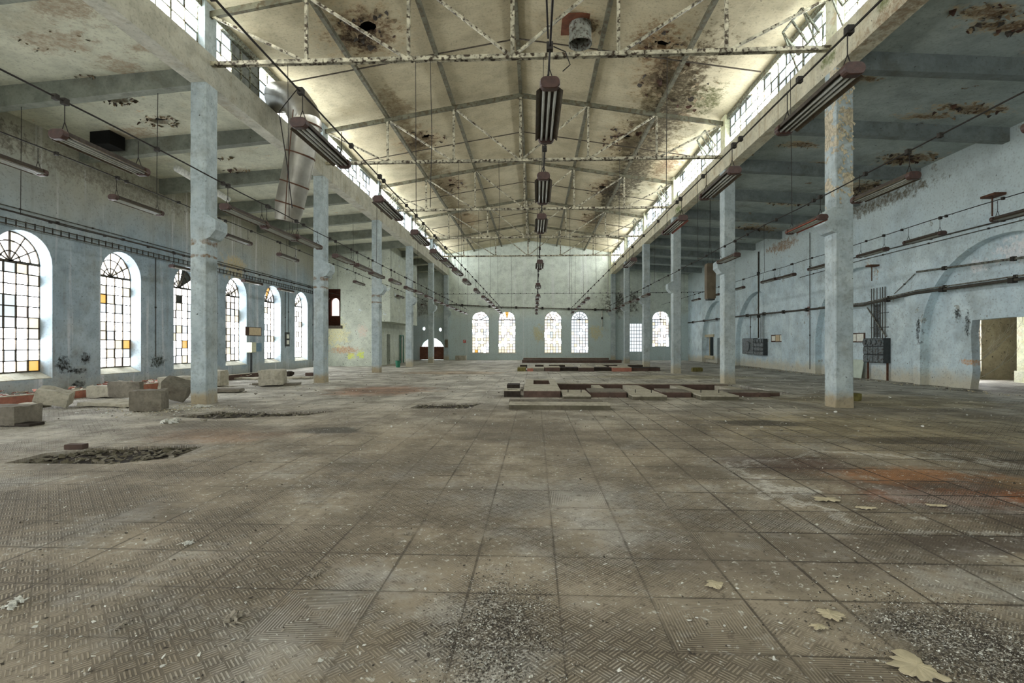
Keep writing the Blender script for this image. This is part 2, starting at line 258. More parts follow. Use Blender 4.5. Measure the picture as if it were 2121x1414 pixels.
# ------------------------------------------------------------------ floor material
def floor_mat():
    g = G('embossed_tile_floor', .8, 0, .35); X, Y, Z = g.xyz()
    T = .543
    u = g.ma('DIVIDE', g.ma('SUBTRACT', X, .14), T); v = g.ma('DIVIDE', g.ma('SUBTRACT', Y, 2.50), T)
    wob = g.noise(2.2, 3, .6, off=8)
    fu = g.ma('FRACT', u); fv = g.ma('FRACT', v)
    du = g.ma('ABSOLUTE', g.ma('SUBTRACT', fu, .5)); dv = g.ma('ABSOLUTE', g.ma('SUBTRACT', fv, .5))
    e = g.ma('MAXIMUM', du, dv)
    gw = g.step(wob, .35, .65, .4935, .482)
    wet = g.step(g.ma('MULTIPLY_ADD', g.ma('SUBTRACT', g.noise(.5, 3, .6, off=33), .5), 4, X), .5, 3.0)
    gw = g.ma('SUBTRACT', gw, g.ma('MULTIPLY', wet, .007))
    grout = g.ma('GREATER_THAN', g.ma('MULTIPLY_ADD', g.ma('SUBTRACT', g.noise(30, 3, .6, off=5), .5), .012, e), gw)
    edge = g.step(e, .44, .5)
    cell = g.comb(g.ma('FLOOR', u), g.ma('FLOOR', v), 0)
    wn = g.N.new('ShaderNodeTexWhiteNoise'); wn.noise_dimensions = '2D'; g.put(wn.inputs['Vector'], cell); tone = wn.outputs[0]
    # basket weave at 45 degrees
    c = .0768
    a = g.ma('DIVIDE', g.ma('MULTIPLY', g.ma('ADD', X, Y), .70711), c); b = g.ma('DIVIDE', g.ma('MULTIPLY', g.ma('SUBTRACT', X, Y), .70711), c)
    par = g.ma('MODULO', g.ma('ABSOLUTE', g.ma('ADD', g.ma('FLOOR', a), g.ma('FLOOR', b))), 2)
    sa = g.ma('SINE', g.ma('MULTIPLY', a, 2 * pi * 4)); sb = g.ma('SINE', g.ma('MULTIPLY', b, 2 * pi * 4))
    rid = g.ma('ADD', g.ma('MULTIPLY', sa, par), g.ma('MULTIPLY', sb, g.ma('SUBTRACT', 1, par)))
    ca = g.ma('ABSOLUTE', g.ma('SUBTRACT', g.ma('FRACT', a), .5)); cb = g.ma('ABSOLUTE', g.ma('SUBTRACT', g.ma('FRACT', b), .5))
    celledge = g.step(g.ma('MAXIMUM', ca, cb), .42, .47)
    odd = g.ma('GREATER_THAN', tone, .91)                       # a few tiles with straight fine ribs instead
    du_ = g.ma('SUBTRACT', fu, .5); dv_ = g.ma('SUBTRACT', fv, .5)
    quad = g.ma('GREATER_THAN', g.ma('ABSOLUTE', du_), g.ma('ABSOLUTE', dv_))
    rib = g.ma('SINE', g.ma('MULTIPLY', g.ma('ADD', g.ma('MULTIPLY', du_, quad), g.ma('MULTIPLY', dv_, g.ma('SUBTRACT', 1, quad))), 2 * pi * 32))
    rid = g.ma('MULTIPLY', g.step(rid, -.2, .6), g.ma('SUBTRACT', 1, celledge))
    rid = g.ma('ADD', g.ma('MULTIPLY', rid, g.ma('SUBTRACT', 1, odd)), g.ma('MULTIPLY', g.step(rib, -.2, .6), odd))
    worn = g.step(g.noise(.9, 5, .65, off=4), .36, .6)           # where the dust leaves the pattern open
    ridw = g.ma('MULTIPLY', rid, worn)
    n1 = g.noise(.28, 5, .6); n2 = g.noise(1.6, 6, .65, off=3); n3 = g.noise(22, 4, .65, off=6)
    base = g.mix(g.step(n1, .35, .65), up(srgb(136, 124, 104), 1.5), up(srgb(150, 139, 120), 1.5))
    base = g.mix(g.ma('MULTIPLY', tone, .3), base, up(srgb(112, 102, 86), 1.5))
    # dust plus painted daylight, stronger far down the hall and by the windows
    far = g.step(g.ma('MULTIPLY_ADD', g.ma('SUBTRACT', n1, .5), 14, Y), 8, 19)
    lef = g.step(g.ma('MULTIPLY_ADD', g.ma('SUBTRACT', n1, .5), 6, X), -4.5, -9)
    dust_daylight = g.ma('MAXIMUM', far, g.ma('MULTIPLY', lef, .9))
    col = g.mix(g.ma('MULTIPLY', dust_daylight, .8), base, up(srgb(178, 174, 160), 1.4))
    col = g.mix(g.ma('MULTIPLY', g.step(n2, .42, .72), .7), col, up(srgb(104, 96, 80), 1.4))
    col = g.mix(g.ma('MULTIPLY', g.step(g.ma('MULTIPLY_ADD', g.ma('SUBTRACT', n1, .5), 10, Y), 8, 17), g.step(n2, .3, .7, .75, .25)), col, up(srgb(188, 185, 173), 1.5))  # far floor colour lightened again for the daylight there
    nb = g.noise(1.1, 7, .7, off=44); nbf = g.noise(3.5, 6, .75, off=12)
    S = lambda cx, cy, rx, ry, colr, amt=.8, nz=None, amp=.8, soft=.5: (g.blob((cx, cy, 0), (rx, ry, 5), nz or nb, amp, soft), colr, amt)
    bl = [S(-5.0, 16.3, 2.1, 2.2, srgb(150, 104, 70), .75), S(-4.4, 26.5, 3.4, 1.8, srgb(168, 138, 100), .6), S(-5.2, 8.1, 1.6, .8, srgb(150, 118, 92), .6),
          S(6.0, 9.5, 3.4, 2.8, srgb(176, 160, 122), .7, nbf, 1.2, .8), S(8.8, 9.2, 3.0, 2.6, srgb(172, 160, 130), .7, nbf, 1.2, .8), S(9.5, 14, 3.5, 2.2, srgb(176, 160, 120), .6), S(6.5, 23.5, 5, 1.7, srgb(178, 170, 132), .6),
          S(4.6, 5.3, 1.9, 1.2, srgb(78, 54, 42), .8, nbf, .7, .6), S(4.3, 6.0, 1.3, .5, srgb(158, 106, 60), .85, nbf, .9, .7), S(4.6, 5.15, 1.6, .45, srgb(140, 82, 40), .95, nbf, .9, .7), S(5.6, 5.6, .9, .5, srgb(160, 128, 84), .7, nbf, .9, .7), S(3.2, 6.6, 1.0, .6, srgb(84, 52, 36), .85), S(3.6, 3.95, 1.4, .3, srgb(72, 60, 52), .8), S(4.4, 4.0, .9, .5, srgb(56, 40, 34), .8),
          S(4.2, 9.9, 1.0, .45, srgb(62, 58, 50), .8), S(-3.6, 8.7, .7, .4, srgb(58, 56, 50), .8), S(6.0, 8.2, 1.4, .35, srgb(78, 64, 46), .7), S(7.0, 6.8, 1.6, .3, srgb(70, 56, 40), .7),
          S(1.9, 3.7, 1.6, .5, srgb(96, 86, 74), .5), S(.2, 5.0, 1.6, .9, srgb(176, 178, 176), .35, nbf, 1.2, .9), S(-.2, 2.5, .4, .6, srgb(92, 90, 86), .4, nbf, 1, .9), S(2.15, 2.6, .45, .5, srgb(84, 84, 80), .5, nbf, 1, .9)]
    for m_, c_, a_ in bl: col = g.mix(g.ma('MULTIPLY', m_, a_), col, up(c_, 1.35))
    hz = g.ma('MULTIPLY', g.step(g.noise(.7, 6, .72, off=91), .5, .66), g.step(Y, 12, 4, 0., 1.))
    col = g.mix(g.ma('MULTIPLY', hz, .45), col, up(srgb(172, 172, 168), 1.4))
    # white salt lines at the rim of the rust stain
    rim = g.blob((4.3, 5.6, 0), (2.2, 1.75, 5), nb, .8, .5)
    rimm = g.ma('MULTIPLY', g.step(rim, .02, .12), g.step(rim, .3, .16))
    col = g.mix(g.ma('MULTIPLY', rimm, .7), col, up(srgb(190, 186, 176), 1.4))
    col = g.mix(g.ma('MULTIPLY', g.step(nbf, .57, .68), .35), col, up(srgb(170, 168, 160), 1.4))
    col = g.mix(g.ma('MULTIPLY', g.step(n3, .6, .68), .8), col, up(srgb(186, 184, 174), 1.5))
    col = g.mix(g.ma('MULTIPLY', g.step(n3, .43, .32), .6), col, up(srgb(72, 64, 54), 1.5))
    col = g.mix(g.ma('MULTIPLY', g.ma('MULTIPLY', g.ma('SUBTRACT', 1, rid), worn), .8), col, up(srgb(70, 62, 50), 1.4))
    gm = g.ma('MULTIPLY', grout, g.ma('MULTIPLY_ADD', wet, .45, g.step(g.noise(.8, 3, .6, off=71), .4, .62, .12, .55)), clamp=True)
    ash = g.ma('MAXIMUM', g.blob((-.2, 2.5, 0), (.42, .95, 5), nbf, 1.1, .9), g.blob((2.2, 2.6, 0), (.55, .6, 5), nbf, 1.1, .9))
    n5 = g.noise(75, 4, .7, off=51)
    col = g.mix(g.ma('MULTIPLY', ash, g.step(n5, .5, .42)), col, srgb(50, 46, 42))
    col = g.mix(g.ma('MULTIPLY', ash, g.step(n5, .55, .61)), col, srgb(215, 214, 208))
    col = g.mix(gm, col, srgb(42, 34, 28))
    col = g.mix(g.ma('MULTIPLY', g.ma('MULTIPLY', edge, wob), .35), col, srgb(84, 76, 64))
    h = g.ma('ADD', g.ma('MULTIPLY', ridw, .6), g.ma('MULTIPLY', grout, -1.0))
    h = g.ma('ADD', h, g.ma('MULTIPLY', n3, .35)); h = g.ma('ADD', h, g.ma('MULTIPLY', tone, .25))
    g.bump(h, .6, .012)
    return g.out(col)
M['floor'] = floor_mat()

# ------------------------------------------------------------------ object helpers
def obj(name, bm, mats, parent=None, smooth=False):
    me = bpy.data.meshes.new(name)
    if bm is not None:
        bm.normal_update(); bm.to_mesh(me); bm.free()
    for m in (mats if isinstance(mats, (list, tuple)) else [mats]): me.materials.append(m)
    if smooth:
        for p in me.polygons: p.use_smooth = True
    o = bpy.data.objects.new(name, me); COL.objects.link(o)
    if parent: o.parent = parent
    return o
def tag(o, label, cat, group=None):
    o['label'] = label; o['category'] = cat
    if group: o['group'] = group
    return o
def thing(name, label, cat, loc=(0, 0, 0), rz=0, group=None):
    o = bpy.data.objects.new(name, None); COL.objects.link(o); o.empty_display_size = .1
    o.location = loc; o.rotation_euler = (0, 0, rz); return tag(o, label, cat, group)
CEIL = {}
def struct(name, bm, mats):
    o = obj(name, bm, mats); o['kind'] = 'structure'; CEIL[name] = o; return o
def box(bm, a, b, mi=0, rot=None):
    vs = [bm.verts.new((x, y, z)) for z in (a[2], b[2]) for y in (a[1], b[1]) for x in (a[0], b[0])]
    if rot:
        c = (Vector(a) + Vector(b)) / 2
        for v in vs: v.co = rot @ (v.co - c) + c
    for f in ((0, 2, 3, 1), (4, 5, 7, 6), (0, 1, 5, 4), (2, 6, 7, 3), (0, 4, 6, 2), (1, 3, 7, 5)):
        bm.faces.new([vs[i] for i in f]).material_index = mi
    return vs
def bar(bm, p, q, w, h=None, up=(0, 0, 1), mi=0):
    p = Vector(p); q = Vector(q); d = (q - p).normalized(); up = Vector(up)
    if abs(d.dot(up)) > .98: up = Vector((0, 1, 0))
    s = d.cross(up).normalized(); t = s.cross(d); h = h or w
    vs = [bm.verts.new(c + s * (i * w / 2) + t * (j * h / 2)) for c in (p, q) for (i, j) in ((-1, -1), (1, -1), (1, 1), (-1, 1))]
    for f in ((3, 2, 1, 0), (4, 5, 6, 7), (0, 1, 5, 4), (1, 2, 6, 5), (2, 3, 7, 6), (3, 0, 4, 7)):
        bm.faces.new([vs[i] for i in f]).material_index = mi
def tube(bm, pts, r, n=8, mi=0, cap=True):
    pts = [Vector(p) for p in pts]; rings = []
    rs = r if isinstance(r, (list, tuple)) else [r] * len(pts)
    prev = None
    for i, p in enumerate(pts):
        d = ((pts[min(i + 1, len(pts) - 1)] - pts[max(i - 1, 0)])).normalized()
        if prev is None:
            u = Vector((0, 0, 1)) if abs(d.z) < .9 else Vector((1, 0, 0)); s = d.cross(u).normalized()
        else: s = (prev - d * prev.dot(d)).normalized()
        prev = s; t = d.cross(s)
        rings.append([bm.verts.new(p + (s * cos(2 * pi * k / n) + t * sin(2 * pi * k / n)) * rs[i]) for k in range(n)])
    for a, b in zip(rings, rings[1:]):
        for k in range(n):
            f = bm.faces.new((a[k], a[(k + 1) % n], b[(k + 1) % n], b[k])); f.material_index = mi
    if cap:
        bm.faces.new(rings[0][::-1]).material_index = mi; bm.faces.new(rings[-1]).material_index = mi
def sag(p, q, s=.1, n=10):
    p = Vector(p); q = Vector(q)
    return [p.lerp(q, i / n) - Vector((0, 0, s * 4 * (i / n) * (1 - i / n))) for i in range(n + 1)]
def plate(loops, mapf, t, bm=None, mi=0):
    """polygon with holes in 2D, given thickness; mapf(a, b, depth) -> 3D point"""
    bm = bm or bmesh.new(); flat = [p for l in loops for p in l]
    tri = tessellate_polygon([[Vector((a, b, 0)) for a, b in l] for l in loops])
    F = [bm.verts.new(mapf(a, b, 0)) for a, b in flat]; B = [bm.verts.new(mapf(a, b, t)) for a, b in flat]
    for q in tri:
        try:
            bm.faces.new([F[i] for i in q]).material_index = mi; bm.faces.new([B[i] for i in reversed(q)]).material_index = mi
        except ValueError: pass
    o = 0
    for l in loops:
        k = len(l)
        for i in range(k):
            j = (i + 1) % k
            bm.faces.new((F[o + i], F[o + j], B[o + j], B[o + i])).material_index = mi
        o += k
    bmesh.ops.recalc_face_normals(bm, faces=bm.faces)
    return bm
def arch(c, wd, z0, ztop, n=14):
    """rectangle with a half-round head, top at ztop"""
    r = wd / 2; zs = ztop - r
    return [(c - r, z0), (c + r, z0)] + [(c + r * cos(pi * k / n), zs + r * sin(pi * k / n)) for k in range(n + 1)]
def rect(a, b, c, d): return [(a, b), (c, b), (c, d), (a, d)]
def blotch(cx, cy, rx, ry, n=18, seed=0):
    rn = random.Random(seed); return [(cx + rx * cos(2 * pi * k / n) * rn.uniform(.7, 1.15), cy + ry * sin(2 * pi * k / n) * rn.uniform(.7, 1.15)) for k in range(n)]

PB = 'small_box'
def part(kind, name, mat, parent, loc, sc=1.0, cache={}):
    key = (kind, mat.name)
    if key not in cache:
        bm = bmesh.new(); box(bm, (-.03, -.03, -.035), (.03, .03, .035)); o = obj(name, bm, mat); cache[key] = o.data
    else: o = bpy.data.objects.new(name, cache[key]); COL.objects.link(o)
    o.name = name; o.parent = parent; o.location = loc; o.scale = (sc,) * 3 if not isinstance(sc, tuple) else sc; return o
# ------------------------------------------------------------------ dimensions
XL, XR = -8.204, 7.093       # nave faces of the two column rows
CW, CD = .412, .467
WL, WR = -14.9, 14.3         # aisle walls
Y0, YS, YB = 12.3, 7.052, 48.0
YR = -9.0
MID = -.555
COLY = [Y0 + YS * k for k in range(-2, 6)]
RZ = lambda x: 10.05 + (7.75 - min(7.75, abs(x - MID))) * .163
AZ = lambda x: 8.5 - max(0, abs(x - MID) - 7.85) * .068

# ------------------------------------------------------------------ floor with broken-out pits
pits = [[(-6.7, 6.1), (-5.3, 6.12), (-4.75, 6.5), (-4.9, 7.35), (-6.3, 7.1), (-6.75, 6.7)],
        [(-7.6, 10.2), (-6.5, 9.9), (-4.8, 10.5), (-4.5, 11.2), (-5.6, 11.0), (-7.1, 11.1)],
        [(-2.95, 11.75), (-1.6, 11.8), (-1.3, 12.9), (-2.9, 12.6)],
        [(.75, 15.5), (7.7, 15.5), (7.5, 18.95), (.75, 18.95)]]
DEP = [.05, .05, .05, .35]
bm = plate([rect(-15.6, YR, 24, YB + 2.5)] + pits, lambda a, b, d: (a, b, -d), .5)
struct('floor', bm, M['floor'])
for i, p in enumerate(pits):
    bm = bmesh.new(); cx = sum(q[0] for q in p) / len(p); cy = sum(q[1] for q in p) / len(p)
    xs = [q[0] for q in p]; ys = [q[1] for q in p]
    box(bm, (min(xs) - .1, min(ys) - .1, -DEP[i] - .06), (max(xs) + .1, max(ys) + .1, -DEP[i]))
    o = struct('floor_pit_bed', bm, M['dark'])

# ------------------------------------------------------------------ windows
WIN = [0]
def arched_window(to3, c, wd, z0, zt, cols, rows, amber=(), tint=.25, seed=1, boarded=(), thick=.03, headmats=None):
    """to3(a, z, depth): frame of glazing bars and a glass sheet whose panes differ"""
    rn = random.Random(seed); WIN[0] += 1
    r = wd / 2; zs = zt - r
    root = bpy.data.objects.new('window_%d' % WIN[0], None); COL.objects.link(root); root['kind'] = 'structure'
    f = bmesh.new(); t = .028
    def bb(a0, z0_, a1, z1, w=t): bar(f, to3(a0, z0_, 0), to3(a1, z1, 0), w * 1.15, .04, up=Vector(to3(0, 0, 1)) - Vector(to3(0, 0, 0)))
    for i in range(cols + 1):
        a = c - r + wd * i / cols; bb(a, z0, a, zs)
    for j in range(rows + 1): z = z0 + (zs - z0) * j / rows; bb(c - r, z, c + r, z, t if j < rows else .07)
    seg = 14
    for R in (r * .34, r * .68, r - .01):
        for k in range(seg): bb(c + R * cos(pi * k / seg), zs + R * sin(pi * k / seg), c + R * cos(pi * (k + 1) / seg), zs + R * sin(pi * (k + 1) / seg))
    for k in range(1, 6): bb(c, zs, c + r * cos(pi * k / 6), zs + r * sin(pi * k / 6))
    obj('frame', f, M['iron'], root)
    g = bmesh.new(); mats = [M['p%d' % k] for k in range(8)]
    dz = .02
    for i in range(cols):
        for j in range(rows):
            mi = 0 if rn.random() > tint else rn.choice((1, 2, 2, 4, 7, 1))
            if (i, j) in amber: mi = 3
            if (i, j) in boarded: mi = 6
            if isinstance(amber, dict) and (i, j) in amber: mi = amber[(i, j)]
            a0 = c - r + wd * i / cols; a1 = a0 + wd / cols; q0 = z0 + (zs - z0) * j / rows; q1 = q0 + (zs - z0) / rows
            vs = [g.verts.new(to3(a, z, dz)) for a, z in ((a0, q0), (a1, q0), (a1, q1), (a0, q1))]
            g.faces.new(vs).material_index = mi
    for k in range(12):
        mi = 0 if rn.random() > tint * .6 else rn.choice((1, 2, 4))
        if headmats and k in headmats: mi = headmats[k]
        t0 = pi * k / 12; t1 = pi * (k + 1) / 12
        vs = [g.verts.new(to3(c, zs, dz)), g.verts.new(to3(c + r * cos(t0), zs + r * sin(t0), dz)), g.verts.new(to3(c + r * cos(t1), zs + r * sin(t1), dz))]
        g.faces.new(vs).material_index = mi
    obj('glass', g, mats, root)
    return root

LWY = [15.0 + 3.524 * k - .88 for k in range(-6, 6)]   # centres of the left wall windows
LWY = [y for y in LWY if y > YR + 1]
LW_W, LW_Z0, LW_ZT = 1.78, .45, 4.82
to_l = lambda a, z, d: (-15.32 - d, a, z)
amb = {0: {(4, 0): 3, (1, 6): 5, (2, 6): 5, (1, 5): 5, (2, 5): 5, (1, 4): 1, (2, 4): 1, (0, 5): 1, (3, 0): 2, (2, 9): 5, (1, 9): 1},
       1: {(4, 2): 3, (1, 7): 3, (0, 6): 3, (3, 2): 7, (1, 8): 2}, 2: {(3, 2): 3, (0, 2): 7, (2, 4): 7, (2, 8): 6, (2, 7): 2},
       3: {(0, 7): 7, (0, 4): 7, (1, 2): 7}, 4: {(1, 3): 3, (1, 4): 7, (2, 8): 7}, 5: {(1, 2): 7, (0, 4): 7, (3, 4): 2}}
i0 = [k for k, y in enumerate(LWY) if y > 13][0]
for k, y in enumerate(LWY):
    kk = k - i0
    arched_window(to_l, y, LW_W, .68, LW_ZT, 5, 10, amb.get(kk, {}), .3, 11 + k, headmats={4: 3, 5: 3} if kk == 4 else ({3: 6, 4: 6, 2: 6} if kk == 2 else None))
bm = plate([rect(YR - .5, 0, YB + .3, 8.3)] + [arch(y, LW_W, LW_Z0, LW_ZT) for y in LWY], lambda a, b, d: (WL - d, a, b), .6)
struct('wall_left', bm, M['wall_left'])
for y in LWY:   # sloped plaster sills inside the reveals
    bm = bmesh.new(); a, b = y - LW_W / 2 + .004, y + LW_W / 2 - .004
    vs = [bm.verts.new(p) for p in ((WL - .01, a, .452), (WL - .01, b, .452), (-15.36, b, .452), (-15.36, a, .452), (WL - .01, a, .47), (WL - .01, b, .47), (-15.36, b, .68), (-15.36, a, .68))]
    for f in ((0, 3, 2, 1), (4, 5, 6, 7), (0, 1, 5, 4), (1, 2, 6, 5), (2, 3, 7, 6), (3, 0, 4, 7)): bm.faces.new([vs[i] for i in f])
    o = struct('window_sill', bm, M['beam'])

# end wall
BW = [(-5.17, 1.6), (-2.655, 1.6), (1.70, 1.58), (4.22, 1.58), (11.76, 1.52)]
outline = [(-15.4, 0), (24, 0), (24, 8.1), (14.8, 8.1), (7.5, 8.55), (7.5, RZ(7.2)), (MID, RZ(MID) + .1), (-8.6, RZ(-8.3)), (-8.6, 8.55), (-15.4, 8.1)]
holes = [arch(c, wd, .70 if c < 10 else 1.3, 4.6, 14) for c, wd in BW] + [rect(8.8, .8, 10.05, 3.45)]
holes.append([(-10.85, .02), (-8.68, .02), (-8.68, 1.25), (-8.95, 1.7), (-9.4, 2.03), (-9.77, 2.1), (-10.15, 2.03), (-10.6, 1.7), (-10.85, 1.25)])
for cx, cz in ((-10.61, 3.0), (-9.03, 2.9)): holes.append([(cx + .15 * cos(2 * pi * k / 10), cz + .15 * sin(2 * pi * k / 10) * 1.2) for k in range(10)])
struct('wall_back', plate([outline] + holes, lambda a, b, d: (a, YB + d, b), .45), M['wall_back'])
to_b = lambda a, z, d: (a, YB + .12 + d, z)
bamb = {0: {(1, 0): 3, (2, 1): 7, (1, 1): 2, (3, 0): 2, (4, 2): 2}, 1: {(1, 0): 7, (2, 0): 7, (1, 1): 7, (2, 1): 2, (4, 0): 2, (3, 7): 7, (3, 1): 7, (2, 6): 4, (4, 2): 7}, 2: {(0, 0): 7, (1, 0): 7, (2, 1): 7, (3, 1): 7, (1, 5): 7, (3, 5): 7, (2, 5): 5, (2, 6): 5, (5, 1): 7, (0, 7): 4, (1, 2): 2},
        3: {(k, j): 1 for k in range(6) for j in range(11) if (k + j) % 3}, 4: {}}
for k, (c, wd) in enumerate(BW):
    arched_window(to_b, c, wd, .70 if c < 10 else 1.3, 4.6, 6, 11 if c < 10 else 9, bamb[k], .75, 50 + k, headmats={5: 3, 6: 3} if k == 1 else ({j: 1 for j in range(12)} if k == 3 else None))
root = bpy.data.objects.new('window_40', None); COL.objects.link(root); root['kind'] = 'structure'
f = bmesh.new(); g = bmesh.new()
for i in range(6): bar(f, (8.8 + 1.25 * i / 5, YB + .12, .8), (8.8 + 1.25 * i / 5, YB + .12, 3.45), .028, .04)
for j in range(9): bar(f, (8.8, YB + .12, .8 + 2.65 * j / 8), (10.05, YB + .12, .8 + 2.65 * j / 8), .028, .04)
box(g, (8.8, YB + .15, .8), (10.05, YB + .16, 3.45))
obj('frame', f, M['iron'], root); obj('glass', g, M['p1'], root)
bm = bmesh.new()
for k, (c, wd) in enumerate(BW[:4]): box(bm, (c - wd / 2 - .08, YB - .06, .62), (c + wd / 2 + .08, YB + .1, .70))
struct('trim_1', bm, M['flake_w'])

# gate of brown boards in the back opening
t = thing('board_gate', 'low brown vertical-board gate closing the arched opening in the far wall', 'gate', (-9.75, YB - .12, 0))
bm = bmesh.new()
for k in range(19): box(bm, (-1.2 + k * .125, -.02, .05), (-1.2 + k * .125 + .118, .02, 1.27 + .012 * (k % 2)))
obj('boards', bm, M['gate'], t)
bm = bmesh.new(); box(bm, (-1.22, .02, .3), (1.2, .06, .4)); box(bm, (-1.22, .02, .95), (1.2, .06, 1.05)); obj('rail', bm, M['gate'], t)

# right wall: outer skin with arch niches, then the niche backs
NI = [16.15, 23.2, 33.45, 40.75]; NR = 3.36
def niche(c): # from the floor
    zs = 4.9 - NR; n = 24
    return [(c + NR, -0.0)] + [(c + NR * cos(pi * k / n), zs + NR * sin(pi * k / n)) for k in range(n + 1)] + [(c - NR, -0.0)]
# build the skin outline following the arches from below
line = [(YR - .5, 0), (2.0, 0)]
cs = [5.6] + NI
line = [(YR - .5, 0)]
for c in cs:
    zs = 4.9 - NR; n = 24
    line += [(c - NR, 0)] + [(c - NR * cos(pi * k / n), zs + NR * sin(pi * k / n)) for k in range(n + 1)] + [(c + NR, 0)]
line += [(YB, 0), (YB, 8.3), (YR - .5, 8.3)]
struct('wall_right', plate([line], lambda a, b, d: (WR + d, a, b), .31), M['wall_right'])
door = [(15.15, 0), (15.1, 2.30), (16.3, 2.34), (17.62, 2.30), (17.68, 1.9), (17.6, .6), (17.7, 0)]
inner = [(YR - .5, 0)] + door + [(39.9, 0), (39.9, 2.0), (41.35, 2.0), (41.35, 0), (YB, 0), (YB, 8.3), (YR - .5, 8.3)]
dhole = rect(42.2, .55, 43.9, 2.1)
struct('wall_right_niche', plate([inner, dhole], lambda a, b, d: (WR + .3 + d, a, b), .26), M['wall_right'])
bm = bmesh.new(); box(bm, (WR + .2, 42.0, 2.1), (WR + .32, 44.05, 2.32)); box(bm, (WR + .15, 42.0, .3), (WR + .3, 44.0, .55)); box(bm, (WR + .25, 43.0, .55), (WR + .3, 43.08, 2.1))
struct('trim_2', bm, M['flake'])
bm = bmesh.new(); box(bm, (WR + .9, 39, 0), (WR + 1.0, 45, 3)); struct('wall_passage_black_sheet', bm, M['black'])  # black sheet painted as the darkness behind the opening
bm = bmesh.new(); box(bm, (WR + .55, 39.95, .02), (WR + .6, 41.3, 1.98)); struct('door_1', bm, M['iron_d'])

# room beyond the doorway in the nearest arch
bm = plate([rect(WR + .75, 0, 24, 4), rect(17.5, .35, 19.02, 2.9)], lambda a, b, d: (a, 22.5 + d, b), .3); struct('wall_annexe_end', bm, M['room'])
bm = bmesh.new(); box(bm, (23.7, YR, 0), (24, 22.8, 4)); struct('wall_annexe_side', bm, M['room'])
bm = bmesh.new(); box(bm, (WR + .7, YR, 3.4), (24, 22.8, 3.6)); struct('ceiling_annexe', bm, M['room'])
root = bpy.data.objects.new('window_41', None); COL.objects.link(root); root['kind'] = 'structure'
f = bmesh.new(); g = bmesh.new()
for i in range(5): bar(f, (17.5 + 1.52 * i / 4, 22.6, .35), (17.5 + 1.52 * i / 4, 22.6, 2.9), .03, .04)
for j in range(10): bar(f, (17.5, 22.6, .35 + 2.55 * j / 9), (19.02, 22.6, .35 + 2.55 * j / 9), .03, .04)
box(g, (17.5, 22.63, .35), (19.02, 22.64, 2.9)); obj('frame', f, M['iron'], root); obj('glass', g, M['p0'], root)
bm = bmesh.new(); box(bm, (19.1, 20.2, .45), (19.8, 21.0, 3.4)); box(bm, (19.0, 19.9, 0), (23.7, 21, .45)); struct('wall_annexe_pier', bm, M['room_y'])

# unseen wall behind the camera; its glowing windows are added fill light
rear_fill = [-12, -2.5, 1.7, 11]
struct('wall_rear', plate([[(-15.4, 0), (24, 0), (24, 8.1), (14.8, 8.1), (7.5, 8.55), (7.5, 10.1), (MID, 11.4), (-8.6, 10.1), (-8.6, 8.55), (-15.4, 8.1)]] + [arch(c, 1.8, .7, 4.8) for c in rear_fill], lambda a, b, d: (a, YR - d, b), .45), M['wall_back'])
for k, c in enumerate(rear_fill): arched_window(lambda a, z, d: (a, YR - .1 - d, z), c, 1.8, .7, 4.8, 6, 11, {}, .3, 90 + k)

# ------------------------------------------------------------------ corner room on the left
bm = plate([rect(-14.9, 0, -10.9, 8.3), rect(-14.5, 2.78, -13.32, 5.32)], lambda a, b, d: (a, 34.2 + d, b), .3)
struct('wall_corner_room', bm, M['wall_block'])
bm = plate([[(34.5, 0), (36.9, 0), (36.9, 2.25), (37.75, 2.25), (37.75, 0), (40.3, 0), (40.3, 2.25), (41.2, 2.25), (41.2, 0), (44, 0), (44, 8.3), (34.5, 8.3)]], lambda a, b, d: (-10.9 - d, a, b), .25)
struct('wall_corner_room_side', bm, M['wall_block'])
bm = bmesh.new(); box(bm, (-12.2, 36.5, 0), (-12.1, 42, 3)); struct('wall_corner_room_black_sheet', bm, M['black'])  # black sheet stands in for the dark behind the two doorways
bm = plate([rect(-14.9, 0, -12.3, 8.3), arch(-14.42, .62, 3.55, 4.85, 10)], lambda a, b, d: (a, 36.0 + d, b), .2); struct('wall_brick_shaft', bm, M['brick'])
bm = bmesh.new(); box(bm, (-14.8, 36.25, 3.5), (-14.0, 36.26, 4.9)); o = struct('window_42', bm, M['p4'])
bm = bmesh.new(); box(bm, (-14.6, 34.12, 2.58), (-13.2, 34.2, 2.78)); struct('trim_3', bm, M['iron'])
bm = bmesh.new(); box(bm, (-10.9, 34.1, 3.05), (-9.85, 42, 8.35)); struct('wall_upper_box', bm, M['wall_block'])
bm = bmesh.new(); box(bm, (-10.95, 34.0, 0), (-10.6, 34.35, 3.05)); struct('wall_corner_pier', bm, M['wall_left'])
bm = bmesh.new(); bar(bm, (-10.8, 41.25, 0), (-10.8, 41.25, 2.2), .07); bar(bm, (-10.8, 40.25, 0), (-10.8, 40.25, 2.2), .07); bar(bm, (-10.8, 40.25, 2.2), (-10.8, 41.25, 2.2), .07); struct('door_2', bm, M['green'])

